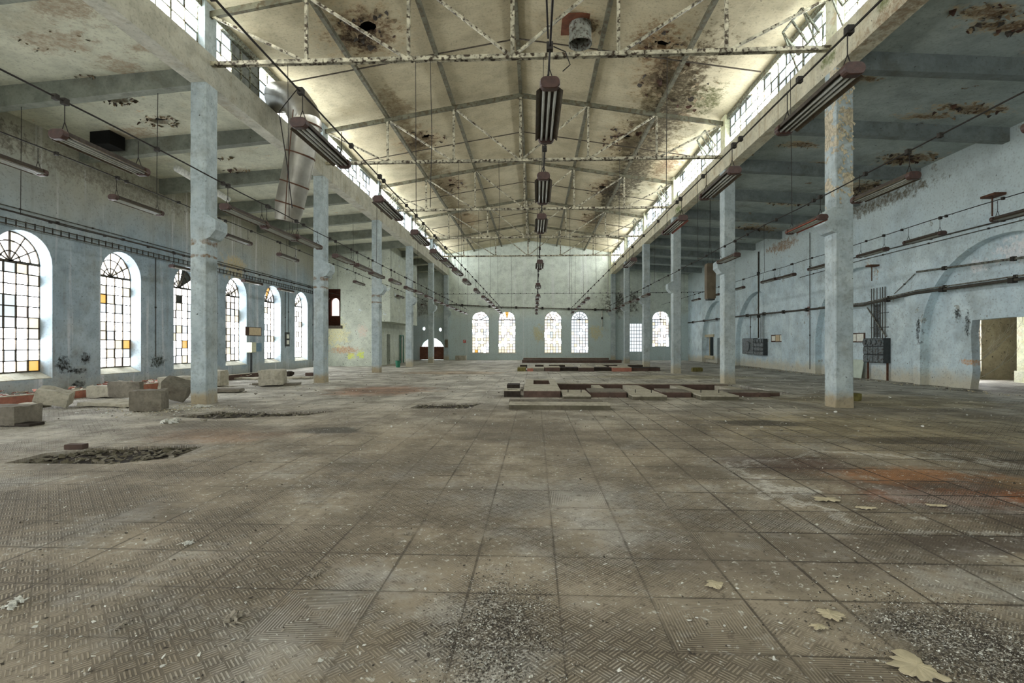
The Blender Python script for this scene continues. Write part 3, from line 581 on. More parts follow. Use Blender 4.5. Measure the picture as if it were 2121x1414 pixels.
# ------------------------------------------------------------------ roofs
holesN = [blotch(-4.85, 14.45, .34, .3, seed=3), blotch(3.85, 15.6, .3, .22, seed=4), blotch(-4.8, 22.2, .3, .3, seed=5), blotch(4.05, 22.4, .25, .25, seed=6), blotch(-4.8, 29, .35, .3, seed=7), blotch(3.95, 29.7, .35, .35, seed=8),
          blotch(-4.85, 35.5, .35, .3, seed=9), blotch(3.6, 36, .3, .3, seed=10)]
mp = lambda s: (lambda a, b, d: (a, b, RZ(a) + d))
for nm, x0, x1 in (('ceiling_nave_left', -8.7, MID), ('ceiling_nave_right', MID, 7.6)):
    hs = [h for h in holesN if (h[0][0] < MID) == (x1 == MID)]
    struct(nm, plate([rect(x0, YR - .4, x1, YB + .4)] + hs, mp(0), .12), M['nave_ceiling'])
bm = bmesh.new()
for s in (-1, 1):
    vs = [bm.verts.new((MID + s * a, y, RZ(MID + s * a) + .45)) for a, y in ((0, YR - .5), (8.3, YR - .5), (8.3, YB + .5), (0, YB + .5))]; bm.faces.new(vs if s > 0 else vs[::-1])
struct('ceiling_roof_deck', bm, M['deck'])
holesL = [blotch(-11.5, 13.55, .34, .2, seed=11), blotch(-11.42, 14.95, .33, .2, seed=12)]
struct('ceiling_aisle_left', plate([rect(-15.5, YR - .4, -8.55, YB + .4)] + holesL, lambda a, b, d: (a, b, AZ(a) + d), .12), M['aisle_ceiling_l'])
struct('ceiling_aisle_right', plate([rect(7.45, YR - .4, 15.1, YB + .4)], lambda a, b, d: (a, b, AZ(a) + d), .12), M['aisle_ceiling_r'])
bm = bmesh.new(); box(bm, (-15.5, YR, 8.9), (-8.6, YB, 9.0)); struct('ceiling_left_deck', bm, M['deck'])

# peeled shreds hanging at the rim of the holes
def curl(bm, p, s, rn, down=True, nrm=(0, 0, -1)):
    """one bent shred of paint hanging from p"""
    a = rn.uniform(0, 2 * pi); d = Vector((cos(a), sin(a), 0)); e = Vector((-sin(a), cos(a), 0)) * s * rn.uniform(.3, .8)
    p = Vector(p); q1 = p + d * s * .5 + Vector((0, 0, -s * rn.uniform(.05, .3))); q2 = q1 + d * s * rn.uniform(.1, .4) + Vector((0, 0, -s * rn.uniform(.2, .6)))
    v = [bm.verts.new(x) for x in (p - e, p + e, q1 + e * rn.uniform(.5, 1.2), q1 - e * rn.uniform(.5, 1.2), q2 + e * rn.uniform(0, .5), q2 - e * rn.uniform(0, .6))]
    mi = rn.choice((0, 0, 1, 2)); bm.faces.new((v[0], v[1], v[2], v[3])).material_index = mi; bm.faces.new((v[3], v[2], v[4], v[5])).material_index = mi
rn = random.Random(5)
bm = bmesh.new()
for (x, y, rx, ry, n, s) in [(-4.85, 14.45, .9, .9, 46, .26), (3.9, 15.7, .8, .9, 40, .24), (-4.9, 22.3, .9, 1.0, 40, .24), (4.2, 22.8, 1.2, 2.2, 70, .26), (1.34, 15.3, .6, .5, 24, .2), (5.0, 18, 1.5, 1.8, 60, .25), (-5, 29, 1, 1.4, 30, .25), (4, 30, 1.1, 2, 40, .25)]:
    for k in range(n):
        a = rn.uniform(0, 2 * pi); r = rn.uniform(.35, 1); px, py = x + rx * r * cos(a), y + ry * r * sin(a); curl(bm, (px, py, RZ(px) - .002), rn.uniform(.25, .7) * s, rn)
o = obj('paint_shreds', bm, [M['shred'], M['wood'], M['flake_d']], CEIL['ceiling_nave_right']); o['kind'] = 'stuff'
bm = bmesh.new()
for (x, y, rx, ry, n, s) in [(-11.5, 13.55, .55, .35, 34, .16), (-11.42, 14.95, .6, .38, 40, .17), (-11.4, 12.4, .3, .15, 10, .14), (-11.3, 18, .35, .15, 12, .2), (-11.6, 19.3, .5, .3, 24, .22), (-10.8, 11, 1, .5, 14, .1)]:
    for k in range(n):
        a = rn.uniform(0, 2 * pi); r = rn.uniform(.5, 1); px, py = x + rx * r * cos(a), y + ry * r * sin(a); curl(bm, (px, py, AZ(px) - .002), rn.uniform(.2, .7) * s, rn)
o = obj('paint_shreds', bm, [M['shred'], M['wood'], M['flake_d']], CEIL['ceiling_aisle_left']); o['kind'] = 'stuff'
bm = bmesh.new()
for (x, y, rx, ry, n, s) in [(12.3, 15, .9, .5, 40, .2), (11.6, 16.2, .8, .3, 24, .16), (9.3, 10.9, .8, .3, 26, .2), (10, 11.3, .9, .3, 26, .2), (9.1, 17.9, .8, .3, 16, .14), (13.2, 18.6, 1.0, .7, 70, .24), (11.9, 24.3, 1.3, .8, 50, .24), (13.7, 22, .5, 1.2, 50, .24), (12.6, 30, 1.5, 1.4, 50, .3)]:
    for k in range(n):
        a = rn.uniform(0, 2 * pi); r = rn.uniform(.2, 1); px, py = min(14.2, x + rx * r * cos(a)), y + ry * r * sin(a); curl(bm, (px, py, AZ(px) - .002), rn.uniform(.2, .7) * s, rn)
o = obj('paint_shreds', bm, [M['shred'], M['wood'], M['flake_d']], CEIL['ceiling_aisle_right']); o['kind'] = 'stuff'

# ------------------------------------------------------------------ columns, beams, trusses
ORD = ['first', 'second', 'third', 'fourth', 'fifth', 'sixth', 'seventh', 'eighth', 'ninth', 'tenth', 'eleventh', 'twelfth', 'thirteenth', 'fourteenth']
def column(side, y, label, mat):
    s = -1 if side == 'L' else 1            # aisle direction
    xf = XL if side == 'L' else XR
    x0, x1 = (xf - CW, xf) if side == 'L' else (xf, xf + CW)
    t = thing('column', label, 'column', ((x0 + x1) / 2, y + CD / 2, 0), 0, 'concrete columns of the %s row' % ('left' if side == 'L' else 'right'))
    bm = bmesh.new(); n = 22; W, D = CW / 2, CD / 2; ch = .018; rn = random.Random(int(y * 10) + s)
    rings = []
    for k in range(n + 1):
        z = 8.05 * k / n; j = lambda: rn.uniform(-.005, .005) + (rn.uniform(-.02, .02) if k == 0 else 0)
        rings.append([bm.verts.new((a + j(), b + j(), z)) for a, b in ((-W + ch, -D), (W - ch, -D), (W, -D + ch), (W, D - ch), (W - ch, D), (-W + ch, D), (-W, D - ch), (-W, -D + ch))])
    for a, b in zip(rings, rings[1:]):
        for k in range(8): bm.faces.new((a[k], a[(k + 1) % 8], b[(k + 1) % 8], b[k]))
    bm.faces.new(rings[0][::-1]); bm.faces.new(rings[-1])
    obj('shaft', bm, mat, t)
    bm = bmesh.new(); q = -s; e = W * q        # corbel on the nave side
    prof = [(e - q * .02, 4.74), (e + q * .06, 4.73), (e + q * .23, 4.62), (e + q * .25, 4.58), (e + q * .25, 4.36), (e + q * .1, 4.17), (e - q * .02, 4.13)]
    A = [bm.verts.new((a, -D - .012, z)) for a, z in prof]; B = [bm.verts.new((a, D + .012, z)) for a, z in prof]
    bm.faces.new(A); bm.faces.new(B[::-1])
    for i in range(len(prof)): jn = (i + 1) % len(prof); bm.faces.new((A[i], B[i], B[jn], A[jn]))
    bmesh.ops.recalc_face_normals(bm, faces=bm.faces)
    obj('corbel', bm, mat, t)
    return t
num = ['nearest', 'second', 'third', 'fourth', 'fifth', 'sixth']
for k in range(-2, 6):
    for side in 'LR':
        if k < 0: continue
        w_ = 'left' if side == 'L' else 'right'
        if k == 5: lab = 'grey-green concrete pilaster of the %s row standing against the far wall' % w_
        elif k == 0: lab = 'nearest blue-grey column of the left row with rusty bands under its corbel' if side == 'L' else 'nearest column on the right, beige paint flaking off its upper half'
        else: lab = '%s concrete column of the %s row counted from the nearest one' % (num[k], w_)
        mt = M['column_peel'] if (side == 'R' and k == 0) else (M['column_rust'] if side == 'L' and k < 3 else M['column'])
        t = column(side, COLY[k + 2], lab, mt)
        if side == 'R' and k == 0:
            bm = bmesh.new(); rn = random.Random(3)
            for q in range(110):      # curled beige flakes on the camera side and nave side
                z = rn.uniform(4.9, 7.9); x = rn.uniform(-.16, .16); sz = rn.uniform(.02, .075)
                vs = [bm.verts.new((x + sz * rn.uniform(-1, 1) * .8, -CD / 2 - rn.uniform(.004, .05), z + sz * b)) for b in (-1, -.3, .5, 1)]
                vs[1].co.x = x + sz; vs[3].co.x = x - sz * .5
                bm.faces.new(vs)
            obj('paint_flakes', bm, M['flake'], t)
for k in (-2, -1):
    for side in 'LR': pass

for s, nm, x0, x1, mt in ((-1, 'left', XL - CW, XL, M['beam']), (1, 'right', XR, XR + CW, M['beam_moss'])):
    bm = bmesh.new(); box(bm, (x0, YR, 8.05), (x1, YB, 8.85))
    tag(obj('eaves_beam', bm, mt), 'long concrete beam on top of the %s row of columns, under the high windows' % nm, 'beam')
    # clerestory
    xc = (x0 + x1) / 2 + s * .02
    bm = bmesh.new(); box(bm, (xc - .12, YR, 9.93), (xc + .12, YB, 10.12)); box(bm, (xc - .14, YR, 8.85), (xc + .14, YB, 8.93)); struct('trim_%d' % (5 + (s > 0)), bm, M['sash'])
    for k in range(-3, 6):
        ya = Y0 + YS * k; yb = ya + YS
        if yb < YR: continue
        ya_ = max(ya, YR)
        bm = bmesh.new(); box(bm, (x0 + .03, ya_, 8.85), (x1 - .03, min(ya_ + CD, YB), 10.12)); o = struct('wall_clerestory_post', bm, M['column'] if s < 0 else M['room_y'])
        if ya >= YB - 1: continue
        a = ya_ + CD; b = min(yb, YB)
        if b - a < .5: continue
        WIN[0] += 1
        root = bpy.data.objects.new('window_%d' % (WIN[0] + 60), None); COL.objects.link(root); root['kind'] = 'structure'
        nc = 14; f = bmesh.new(); g = bmesh.new(); rn = random.Random(k * 3 + s)
        for i in range(nc + 1):
            y = a + (b - a) * i / nc; bar(f, (xc, y, 8.93), (xc, y, 9.93), .028 if i % 3 else .06, .04, up=(1, 0, 0))
        for z in (9.27, 9.6): bar(f, (xc, a, z), (xc, b, z), .03, .03)
        obj('frame', f, M['sash'], root)
        for i in range(nc):
            for j, (z0, z1) in enumerate(((8.93, 9.27), (9.27, 9.6), (9.6, 9.93))):
                mi = rn.choice((0, 0, 2, 1, 1, 2))
                if s < 0 and k == 0 and i in (2, 3, 4) and j < 3: mi = 3
                y0_ = a + (b - a) * i / nc; y1_ = a + (b - a) * (i + 1) / nc; xx = xc - .015 * (-s)
                vs = [g.verts.new(p) for p in ((xx, y0_, z0), (xx, y1_, z0), (xx, y1_, z1), (xx, y0_, z1))]; g.faces.new(vs).material_index = mi
        obj('glass', g, [M['c%d' % q] for q in range(4)], root)

def sash(y, x, s, label, wd=1.0):
    """an opened hopper sash leaning into the nave with its stay"""
    t = thing('window_sash_opened', label, 'window sash', (x, y, 9.35), 0, 'opened clerestory sashes')
    bm = bmesh.new(); q = -s; o_ = .42
    P = lambda a, h: (q * (.05 + o_ * h), a, h * .62)
    for a0, h0, a1, h1 in ((0, 0, wd, 0), (0, 1, wd, 1), (0, 0, 0, 1), (wd, 0, wd, 1), (wd / 2, 0, wd / 2, 1)): bar(bm, P(a0, h0), P(a1, h1), .05, .04)
    obj('sash_frame', bm, M['sash'], t)
    for a_ in (0, wd):
        bm = bmesh.new(); bar(bm, P(a_, 1), (q * .04, a_, -.5), .035, .03); obj('stay', bm, M['sash'], t)
for y, x, s, lab in ((11.1, 7.2, 1, 'tilted open sash nearest the camera in the right clerestory'), (13.1, 7.2, 1, 'tilted open sash just past the nearest right column'), (20.4, 7.2, 1, 'tilted open sash above the second right column'),
                     (27.4, 7.2, 1, 'tilted open sash above the third right column'), (34.5, 7.2, 1, 'tilted open sash above the fourth right column'), (28, -8.31, -1, 'tilted open sash above the third left column'), (35, -8.31, -1, 'tilted open sash above the fourth left column')):
    sash(y, x, s, lab)

# cross beams in both aisles
CB = [Y0 + CD / 2 - .12 + YS / 2 * k for k in range(-6, 11)]
near = 1
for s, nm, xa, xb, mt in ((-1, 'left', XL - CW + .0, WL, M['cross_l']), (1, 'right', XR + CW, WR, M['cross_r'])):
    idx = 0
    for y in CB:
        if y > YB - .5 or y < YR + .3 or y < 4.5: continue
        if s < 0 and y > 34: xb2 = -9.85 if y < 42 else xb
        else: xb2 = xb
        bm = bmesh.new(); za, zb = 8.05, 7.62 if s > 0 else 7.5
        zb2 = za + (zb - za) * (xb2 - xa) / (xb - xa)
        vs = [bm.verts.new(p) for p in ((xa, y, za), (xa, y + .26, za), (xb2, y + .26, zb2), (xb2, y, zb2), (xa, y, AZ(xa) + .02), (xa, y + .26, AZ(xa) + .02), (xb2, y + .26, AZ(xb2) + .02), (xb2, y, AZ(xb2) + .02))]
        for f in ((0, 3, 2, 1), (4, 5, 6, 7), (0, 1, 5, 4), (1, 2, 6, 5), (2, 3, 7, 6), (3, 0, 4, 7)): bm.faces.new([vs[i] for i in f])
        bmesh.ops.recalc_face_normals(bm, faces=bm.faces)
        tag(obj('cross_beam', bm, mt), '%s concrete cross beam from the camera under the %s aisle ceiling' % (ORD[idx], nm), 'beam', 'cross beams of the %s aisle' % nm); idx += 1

def truss(y, label):
    t = thing('roof_truss', label, 'roof truss', (MID, y, 0), 0, 'flaking steel roof trusses of the nave')
    bm = bmesh.new(); HW = 7.7; zb = 8.607
    bar(bm, (-HW, -.045, zb), (HW, -.045, zb), .05, .1); bar(bm, (-HW, .045, zb), (HW, .045, zb), .05, .1); obj('bottom_chord', bm, M['truss'], t)
    for s in (-1, 1):
        bm = bmesh.new(); bar(bm, (0, 0, RZ(MID) - .2), (s * HW, 0, RZ(MID + HW) - .2), .1, .15); obj('top_chord', bm, M['chord'], t)
        for k in (1, 2):
            x = s * 2.6 * k; zt = RZ(MID + x) - .2
            bm = bmesh.new(); bar(bm, (x, 0, zb), (x, 0, zt), .075, .075, up=(0, 1, 0)); obj('vertical', bm, M['truss'], t)
        for k in (1, 2, 2.96):
            x = s * 2.6 * k; zt = RZ(MID + x) - .2; xi = s * 2.6 * (math.ceil(k) - 1)
            bm = bmesh.new(); bar(bm, (x, 0, zt), (xi, 0, zb), .06, .075, up=(0, 1, 0)); obj('diagonal', bm, M['truss'], t)
    bm = bmesh.new(); bar(bm, (0, 0, zb), (0, 0, RZ(MID) - .2), .1, .09, up=(0, 1, 0)); obj('vertical', bm, M['truss'], t)
    for x in (-5.2, -2.6, 0, 2.6, 5.2):
        z = RZ(MID + x) - .2; bm = bmesh.new()
        vs = [bm.verts.new(p) for p in ((x - .2, -.01, z), (x + .2, -.01, z), (x + .07, -.01, z - .16), (x - .07, -.01, z - .16))]; bm.faces.new(vs); obj('gusset_plate', bm, M['chord'], t); bm = bmesh.new()
        vs = [bm.verts.new(p) for p in ((x - .16, .06, zb), (x + .16, .06, zb), (x + .07, .06, zb + .14), (x - .07, .06, zb + .14))]; bm.faces.new(vs); obj('gusset_plate', bm, M['truss'], t)
for i, k in enumerate(range(0, 5)):
    truss(Y0 + CD / 2 + YS * k, 'flaking steel roof truss above the %s pair of columns' % num[i])
truss(Y0 + CD / 2 - YS, 'flaking steel roof truss overhead, just ahead of the camera')
for i, x in enumerate((-5.2, -2.6, 0, 2.6, 5.2)):
    bm = bmesh.new(); bar(bm, (MID + x, YR + .02, RZ(MID + x) - .095), (MID + x, YB - .02, RZ(MID + x) - .095), .12, .13)
    tag(obj('purlin', bm, M['chord']), ['grey purlin nearest the left clerestory', 'grey purlin between the ridge and the left outer purlin', 'grey ridge purlin along the middle of the nave ceiling', 'grey purlin between the ridge and the right outer purlin', 'grey purlin nearest the right clerestory'][i] + ', running the length of the hall', 'purlin', 'purlins under the nave ceiling')
for i in range(5):
    y = Y0 + CD / 2 + YS * (i + .5); bm = bmesh.new()
    tube(bm, [(-8.1, y, RZ(-8.1) - .13), (MID, y, RZ(MID) - .13)], .022, 6); tube(bm, [(MID, y, RZ(MID) - .13), (7.0, y, RZ(7.0) - .13)], .022, 6)
    tag(obj('tie_rod', bm, M['iron']), 'thin tie rod under the ceiling just past the %s truss' % ['nearest visible', 'second', 'third', 'fourth', 'fifth'][i], 'tie rod', 'tie rods between trusses')

# ------------------------------------------------------------------ hanging fluorescent lamps
def stadium(bm, w, h, y0, y1, z, mi=0, n=8):
    r = h / 2 * .9; pts = []
    for cx, a0 in ((w / 2 - r, -pi / 2), (-w / 2 + r, pi / 2)):
        for k in range(n + 1): a = a0 + pi * k / n; pts.append((cx + r * cos(a), z + h / 2 * sin(a)))
    A = [bm.verts.new((x, y0, zz)) for x, zz in pts]; A2 = [bm.verts.new((x * .93, y0 - .012, z + (zz - z) * .9)) for x, zz in pts]; B = [bm.verts.new((x, y1, zz)) for x, zz in pts]
    k = len(pts)
    for i in range(k):
        j = (i + 1) % k; bm.faces.new((A[i], A[j], B[j], B[i])); bm.faces.new((A2[i], A2[j], A[j], A[i]))
    bm.faces.new(A2); bm.faces.new(B[::-1]); bmesh.ops.recalc_face_normals(bm, faces=bm.faces)
def build_lamp(refl='reflector'):
    t = bpy.data.objects.new('fluorescent_lamp', None); t.empty_display_size = .1; COL.objects.link(t)
    bm = bmesh.new(); box(bm, (-.075, .06, .0), (.075, 1.44, .055)); obj('housing', bm, M['housing'], t)
    for s in (-1, 1):
        bm = bmesh.new(); th = .006
        vs = [bm.verts.new(p) for p in ((s * .07, .08, .01), (s * .145, .08, -.05), (s * .145, 1.42, -.05), (s * .07, 1.42, .01), (s * .07, .08, .01 - th), (s * .139, .08, -.05), (s * .139, 1.42, -.05), (s * .07, 1.42, .01 - th))]
        for f in ((0, 1, 2, 3), (7, 6, 5, 4), (0, 4, 5, 1), (2, 6, 7, 3), (1, 5, 6, 2)): bm.faces.new([vs[i] for i in f])
        bmesh.ops.recalc_face_normals(bm, faces=bm.faces); obj('reflector_wing', bm, M[refl], t)
    for y0, y1 in ((0, .07), (1.43, 1.5)):
        bm = bmesh.new(); stadium(bm, .215, .13, y0, y1, .0); obj('end_cap', bm, M['cap'], t)
    for x in (-.062, 0, .062):
        bm = bmesh.new(); tube(bm, [(x, .07, -.035), (x, 1.43, -.035)], .017, 8); obj('tube', bm, M['tube'], t, True)
    for y in (.12, 1.38):
        bm = bmesh.new(); tube(bm, [(-.05, y, .055), (0, y, .2), (0, y, .45)], .006, 5); tube(bm, [(.05, y, .055), (0, y, .2)], .006, 5); obj('hanger_wire', bm, M['wire'], t)
    return t
protos = {'n': build_lamp(), 'r': build_lamp('red')}; used = set()
def lamp(x, y, z, label, group, kind='n', rz=0):
    p = protos[kind]
    if kind not in used: used.add(kind); o = p
    else:
        o = p.copy(); COL.objects.link(o)
        for ch in p.children: c = ch.copy(); COL.objects.link(c); c.parent = o
    o.location = (x, y, z); o.rotation_euler = (0, 0, rz)
    o['label'] = label; o['category'] = 'lamp'; o['group'] = group
rows = {
 'centre': (.16, 4.25, [5.35, 8.2, 10.98, 16.9, 23.2, 28.2, 31, 34.2, 37.6, 41, 44.6], 'middle nave row'),
 'inner left': (-2.96, 4.25, [6.17, 9.44, 12.4, 14.73, 16.5, 18.5, 21.4, 25.1, 28.9, 31, 33.4, 36, 38.6, 41.3, 44.2], 'row left of the nave centre'),
 'inner right': (3.2, 4.25, [5.2, 8.2, 11.2, 16.7, 30.4, 33.5, 36.8, 40, 43.2], 'row right of the nave centre'),
 'left column': (-6.2, 4.25, [6.3, 9.86, 11.37, 12.8, 15.4, 17.3, 19, 21.5, 24.1, 25.8, 28.6, 31.4, 33.6, 35.6, 37.6, 39.8, 42, 44.5], 'row beside the left columns'),
 'right column': (6.2, 4.25, [5.2, 8.6, 11.2, 15.9, 28, 31, 33.2, 36, 39, 42], 'row beside the right columns'),
 'left aisle': (-9.66, 4.9, [8.1, 11.2, 15.3, 18.7, 26.8, 35.2, 43], 'row along the left aisle'),
 'left wall': (-13.3, 4.4, [18, 22.6, 25.8, 30.5], 'row close to the left windows'),
 'right aisle': (11.8, 4.73, [12.1, 15.2, 17.6, 20.8, 23.7, 25.4, 29.2, 33, 37, 42.5], 'row along the right aisle'),
}
nth = ORD + ['fifteenth', 'sixteenth', 'seventeenth', 'eighteenth']
rn = random.Random(12)
for rnm, (x, z, ys, where) in rows.items():
    for i, y in enumerate(ys):
        kind = 'r' if (rnm == 'inner right' and i == 2) or (rnm == 'right column' and i == 2) else 'n'
        lab = '%s %s lamp from the camera, %s' % (nth[i], 'rust-red winged' if kind == 'r' else 'brown-capped three-tube', where)
        x_ = x
        lamp(x_ + rn.uniform(-.03, .03), y, z + rn.uniform(-.03, .03), lab, 'fluorescent lamps, %s' % where, kind, rn.uniform(-.02, .02))
    # messenger wire above the row, with porcelain clips, and drop wires from the roof
    ye = YB if rnm != 'left wall' else 34.1
    t = thing('suspension_cable', 'long dark cable above the lamps, %s' % where, 'cable', (x, 0, z + .45), 0, 'cables carrying the lamp rows')
    bm = bmesh.new(); y = YR + .1
    pts = []
    while y < ye:
        pts.append((rn.uniform(-.01, .01), y, rn.uniform(-.02, .02))); y += 1.76
    pts.append((0, ye - .02, 0))
    tube(bm, pts, .012, 6); obj('wire', bm, M['wire'], t)
    for y in [q * 1.763 + 1 for q in range(1, 26)]:
        if y < ye: part(PB, 'clip', M['iron_d'], t, (0, y, 0))
    for y in ys: part(PB, 'junction_box', M['iron_d'], t, (0, y + .12, 0), 1.15)
    nave = abs(x) < 7
    for k in range(0, 5):
        y = Y0 + CD / 2 + YS * k
        if y > ye: continue
        zt = 8.56 if nave else (AZ(x) - .5)
        bm = bmesh.new(); tube(bm, [(0, y, 0), (rn.uniform(-.05, .05), y, zt - z - .45)], .008, 5); obj('drop_wire', bm, M['wire'], t)

# ceiling-mounted white pipe with a broken end
bm = bmesh.new(); tube(bm, [(-12.45, 17.1, 7.62), (-12.8, 20.6, 7.55)], .12, 14); tag(obj('vent_pipe', bm, M['flake_w'], None, True), 'short white pipe slung under the left aisle ceiling behind the nearest left column', 'pipe')
# loose long wires across
def wire(pts, r, label, mat='wire', name='cable', cat='cable'):
    bm = bmesh.new(); tube(bm, pts, r, 6); return tag(obj(name, bm, M[mat]), label, cat)
t = thing('cross_cable', 'taut horizontal cable with clips crossing the far end of the nave', 'cable', (0, 0, 0))
bm = bmesh.new(); tube(bm, sag((WL + .02, 41.5, 5.65), (WR, 41.5, 5.72), .05), .016, 6); obj('wire', bm, M['wire'], t)
for k in range(56): part(PB, 'clip', M['iron_d'], t, (-13.7 + k * .5, 41.5, 5.67))
wire([(.05, 4.0, 5.3), (.14, 5.4, 4.75)], .01, 'slack feed wire running up from the nearest centre lamp')
# curled loose wires at lamps
wire([(-3.0, 6.3, 4.75), (-3.3, 6.4, 4.5), (-3.25, 6.5, 3.9), (-3.2, 6.55, 3.3)], .007, 'loose wire dangling beside the nearest lamp of the left inner row')
wire([(.2, 5.5, 4.72), (.33, 5.5, 4.66), (.38, 5.5, 4.52), (.3, 5.5, 4.45)], .006, 'curled loose wire beside the nearest centre lamp')
for i, (x, y, z0, z1) in enumerate([(-2.6, 12.5, 8.55, 4.9), (-1.4, 19.6, 8.55, 5.4), (1.8, 26.6, 8.55, 4.2), (-4.5, 33.7, 8.55, 3.9), (4.8, 33.7, 8.55, 4.6), (-3.9, 26.6, 8.55, 5.0), (2.9, 40.7, 8.55, 3.8), (-1.9, 40.7, 8.55, 3.9)]):
    wire([(x, y, z0), (x + .04, y, (z0 + z1) / 2), (x, y, z1)], .009, 'bare drop wire hanging from the %s truss, %s of the ridge' % (['nearest visible', 'second', 'third', 'fourth', 'fourth', 'third', 'fifth', 'fifth'][i], ['left', 'left', 'right', 'left', 'right', 'left', 'right', 'left'][i]))

# ------------------------------------------------------------------ big ventilation duct
t = thing('ventilation_duct', 'large bent galvanised duct coming out of the left clerestory and hanging open-ended', 'duct')
path = [(-8.2, 15.75, 9.33), (-7.8, 15.6, 9.25), (-7.4, 15.4, 9.0), (-7.1, 15.2, 8.6), (-6.95, 15.1, 8.15)]
bm = bmesh.new(); tube(bm, path, [.46, .46, .47, .47, .47], 28, cap=False); obj('elbow', bm, M['zinc'], t, True)
seg = [(-6.95, 15.1, 8.15), (-7.15, 15.15, 7.25), (-7.38, 15.25, 6.4), (-7.55, 15.3, 5.8), (-7.65, 15.35, 5.3)]
bm = bmesh.new(); tube(bm, seg[:2], [.44, .43], 28, cap=False); obj('pipe_section', bm, M['zinc'], t, True)
bm = bmesh.new(); tube(bm, seg[1:3], [.425, .42], 28, cap=False); obj('pipe_section', bm, M['zinc'], t, True)
bm = bmesh.new(); tube(bm, [seg[2], seg[3], seg[4]], [.425, .42, .36], 28, cap=False); obj('open_end', bm, M['zinc'], t, True)
for p, r, d in ((seg[0], .475, (-.2, .05, -1)), (seg[1], .44, (-.3, .08, -1)), (seg[2], .435, (-.33, .1, -1)), (seg[3], .43, (-.3, .1, -1))):
    P = Vector(p); D = Vector(d).normalized() * .02; bm = bmesh.new(); tube(bm, [P - D, P + D], r, 28, cap=False); obj('band', bm, M['band'], t, True)
bm = bmesh.new(); tube(bm, [(-7.1, 14.6, 8.4), (-7.25, 14.6, 6.8), (-7.4, 14.7, 5.2)], .014, 6); obj('hanging_chain', bm, M['band'], t)
# roof vents
t = thing('roof_vent', 'round vent stub poking down through the nave ceiling right of the ridge', 'vent', (1.34, 15.1, RZ(1.34)))
bm = bmesh.new(); tube(bm, [(0, 0, .1), (0, 0, -.62)], .33, 24, cap=False); tube(bm, [(0, 0, -.55), (0, 0, -.63)], .345, 24, cap=False); obj('pipe', bm, M['pipe'], t, True)
bm = bmesh.new(); tube(bm, [(0, 0, -.1), (0, 0, -.14)], .32, 24); obj('void', bm, M['black'], t)
bm = bmesh.new(); box(bm, (-.55, -.5, -.04), (.5, .5, .0)); obj('cover_board', bm, M['gate'], t)
t = thing('vent_box', 'square black vent shaft hanging through the left aisle ceiling', 'vent', (-13.55, 15.5, 7.75))
bm = bmesh.new(); box(bm, (-.32, -.3, 0), (.32, .3, .5)); obj('shaft', bm, M['black'], t)
# tan unit heater hung from the right aisle
t = thing('unit_heater', 'tall tan metal heater box hanging beside the second right column', 'heater', (8.15, 24, 3.6))
bm = bmesh.new(); box(bm, (-.2, -.2, 0), (.2, .2, 1.65)); bmesh.ops.bevel(bm, geom=bm.edges[:], offset=.03, segments=2, affect='EDGES'); obj('casing', bm, M['brown_heater'], t)
bm = bmesh.new(); box(bm, (-.16, -.16, -.05), (.16, .16, 0)); obj('grille', bm, M['grey_dark'], t)
for q in (-.12, .12):
    bm = bmesh.new(); tube(bm, [(q, 0, 1.64), (q * .3, 0, 2.4), (0, 0, 4.88)], .008, 5); obj('hanger_wire', bm, M['wire'], t)

# ------------------------------------------------------------------ wall pipes and conduits
def pipe(pts, r, label, mat='pipe', ticks=0, name='wall_pipe'):
    t = thing(name, label, 'pipe'); bm = bmesh.new(); tube(bm, pts, r, 8); obj('pipe_run', bm, M[mat], t, True)
    L = [Vector(p) for p in pts]
    for a, b in zip(L, L[1:]):
        n = max(1, int((b - a).length / 2.4))
        for k in range(n): part(PB, 'clamp', M['iron_d'], t, a.lerp(b, (k + .5) / n), r * 1.6 / .03)
    return t
pipe([(WL + .05, YR + .1, 5.28), (WL + .05, 34.1, 5.28)], .022, 'thin dark conduit running along the left wall above the windows', 'pipe_d')
pipe([(WL + .05, YR + .1, 5.42), (WL + .05, 20, 5.40), (WL + .05, 34.1, 5.36)], .012, 'thinnest wire along the left wall above the conduit', 'pipe_d')
t = thing('cable_ladder', 'rusty cable ladder with rungs running along the left wall at the window heads', 'cable ladder')
for z in (4.88, 5.03):
    bm = bmesh.new(); tube(bm, [(WL + .12, YR + .1, z), (WL + .12, 34.1, z)], .018, 6); obj('rail', bm, M['pipe_d'], t)
for k in range(98): part(PB, 'rung', M['iron_d'], t, (WL + .12, 7.2 + k * .275, 4.955), (.4, .4, 3.0))
for i, (y, z0, z1) in enumerate([(18.55 + .7, 1.0, 4.9), (23.1, 1.0, 4.9), (29.6, 1.3, 4.9), (30.0, 2.0, 4.9), (33.4, .4, 5.2), (33.9, .4, 5.2)]):
    pipe([(WL + .03, y, z0), (WL + .03, y, z1)], .014 if i < 4 else .03, 'vertical conduit on the left wall, %s from the camera' % ORD[i], 'pipe_d', name='vertical_conduit')
pipe([(-8.2, YB - .09, 5.28), (-3, YB - .09, 5.02), (6.9, YB - .09, 4.72)], .06, 'long horizontal pipe across the far wall above its windows', 'pipe')
pipe([(6.3, YB - .07, 4.7), (6.3, YB - .07, 3.2)], .05, 'short down pipe on the far wall beside the right pilaster', 'flake_w', name='down_pipe')
pipe([(WR - .05, YR + .1, 3.42), (WR - .05, 19.7, 3.42), (WR - .05, 22.7, 3.2), (WR - .05, 26, 3.3), (WR - .05, 36, 3.45), (WR - .05, 47.9, 3.5)], .05, 'thick pipe sagging along the right wall across the arches', 'pipe_d')
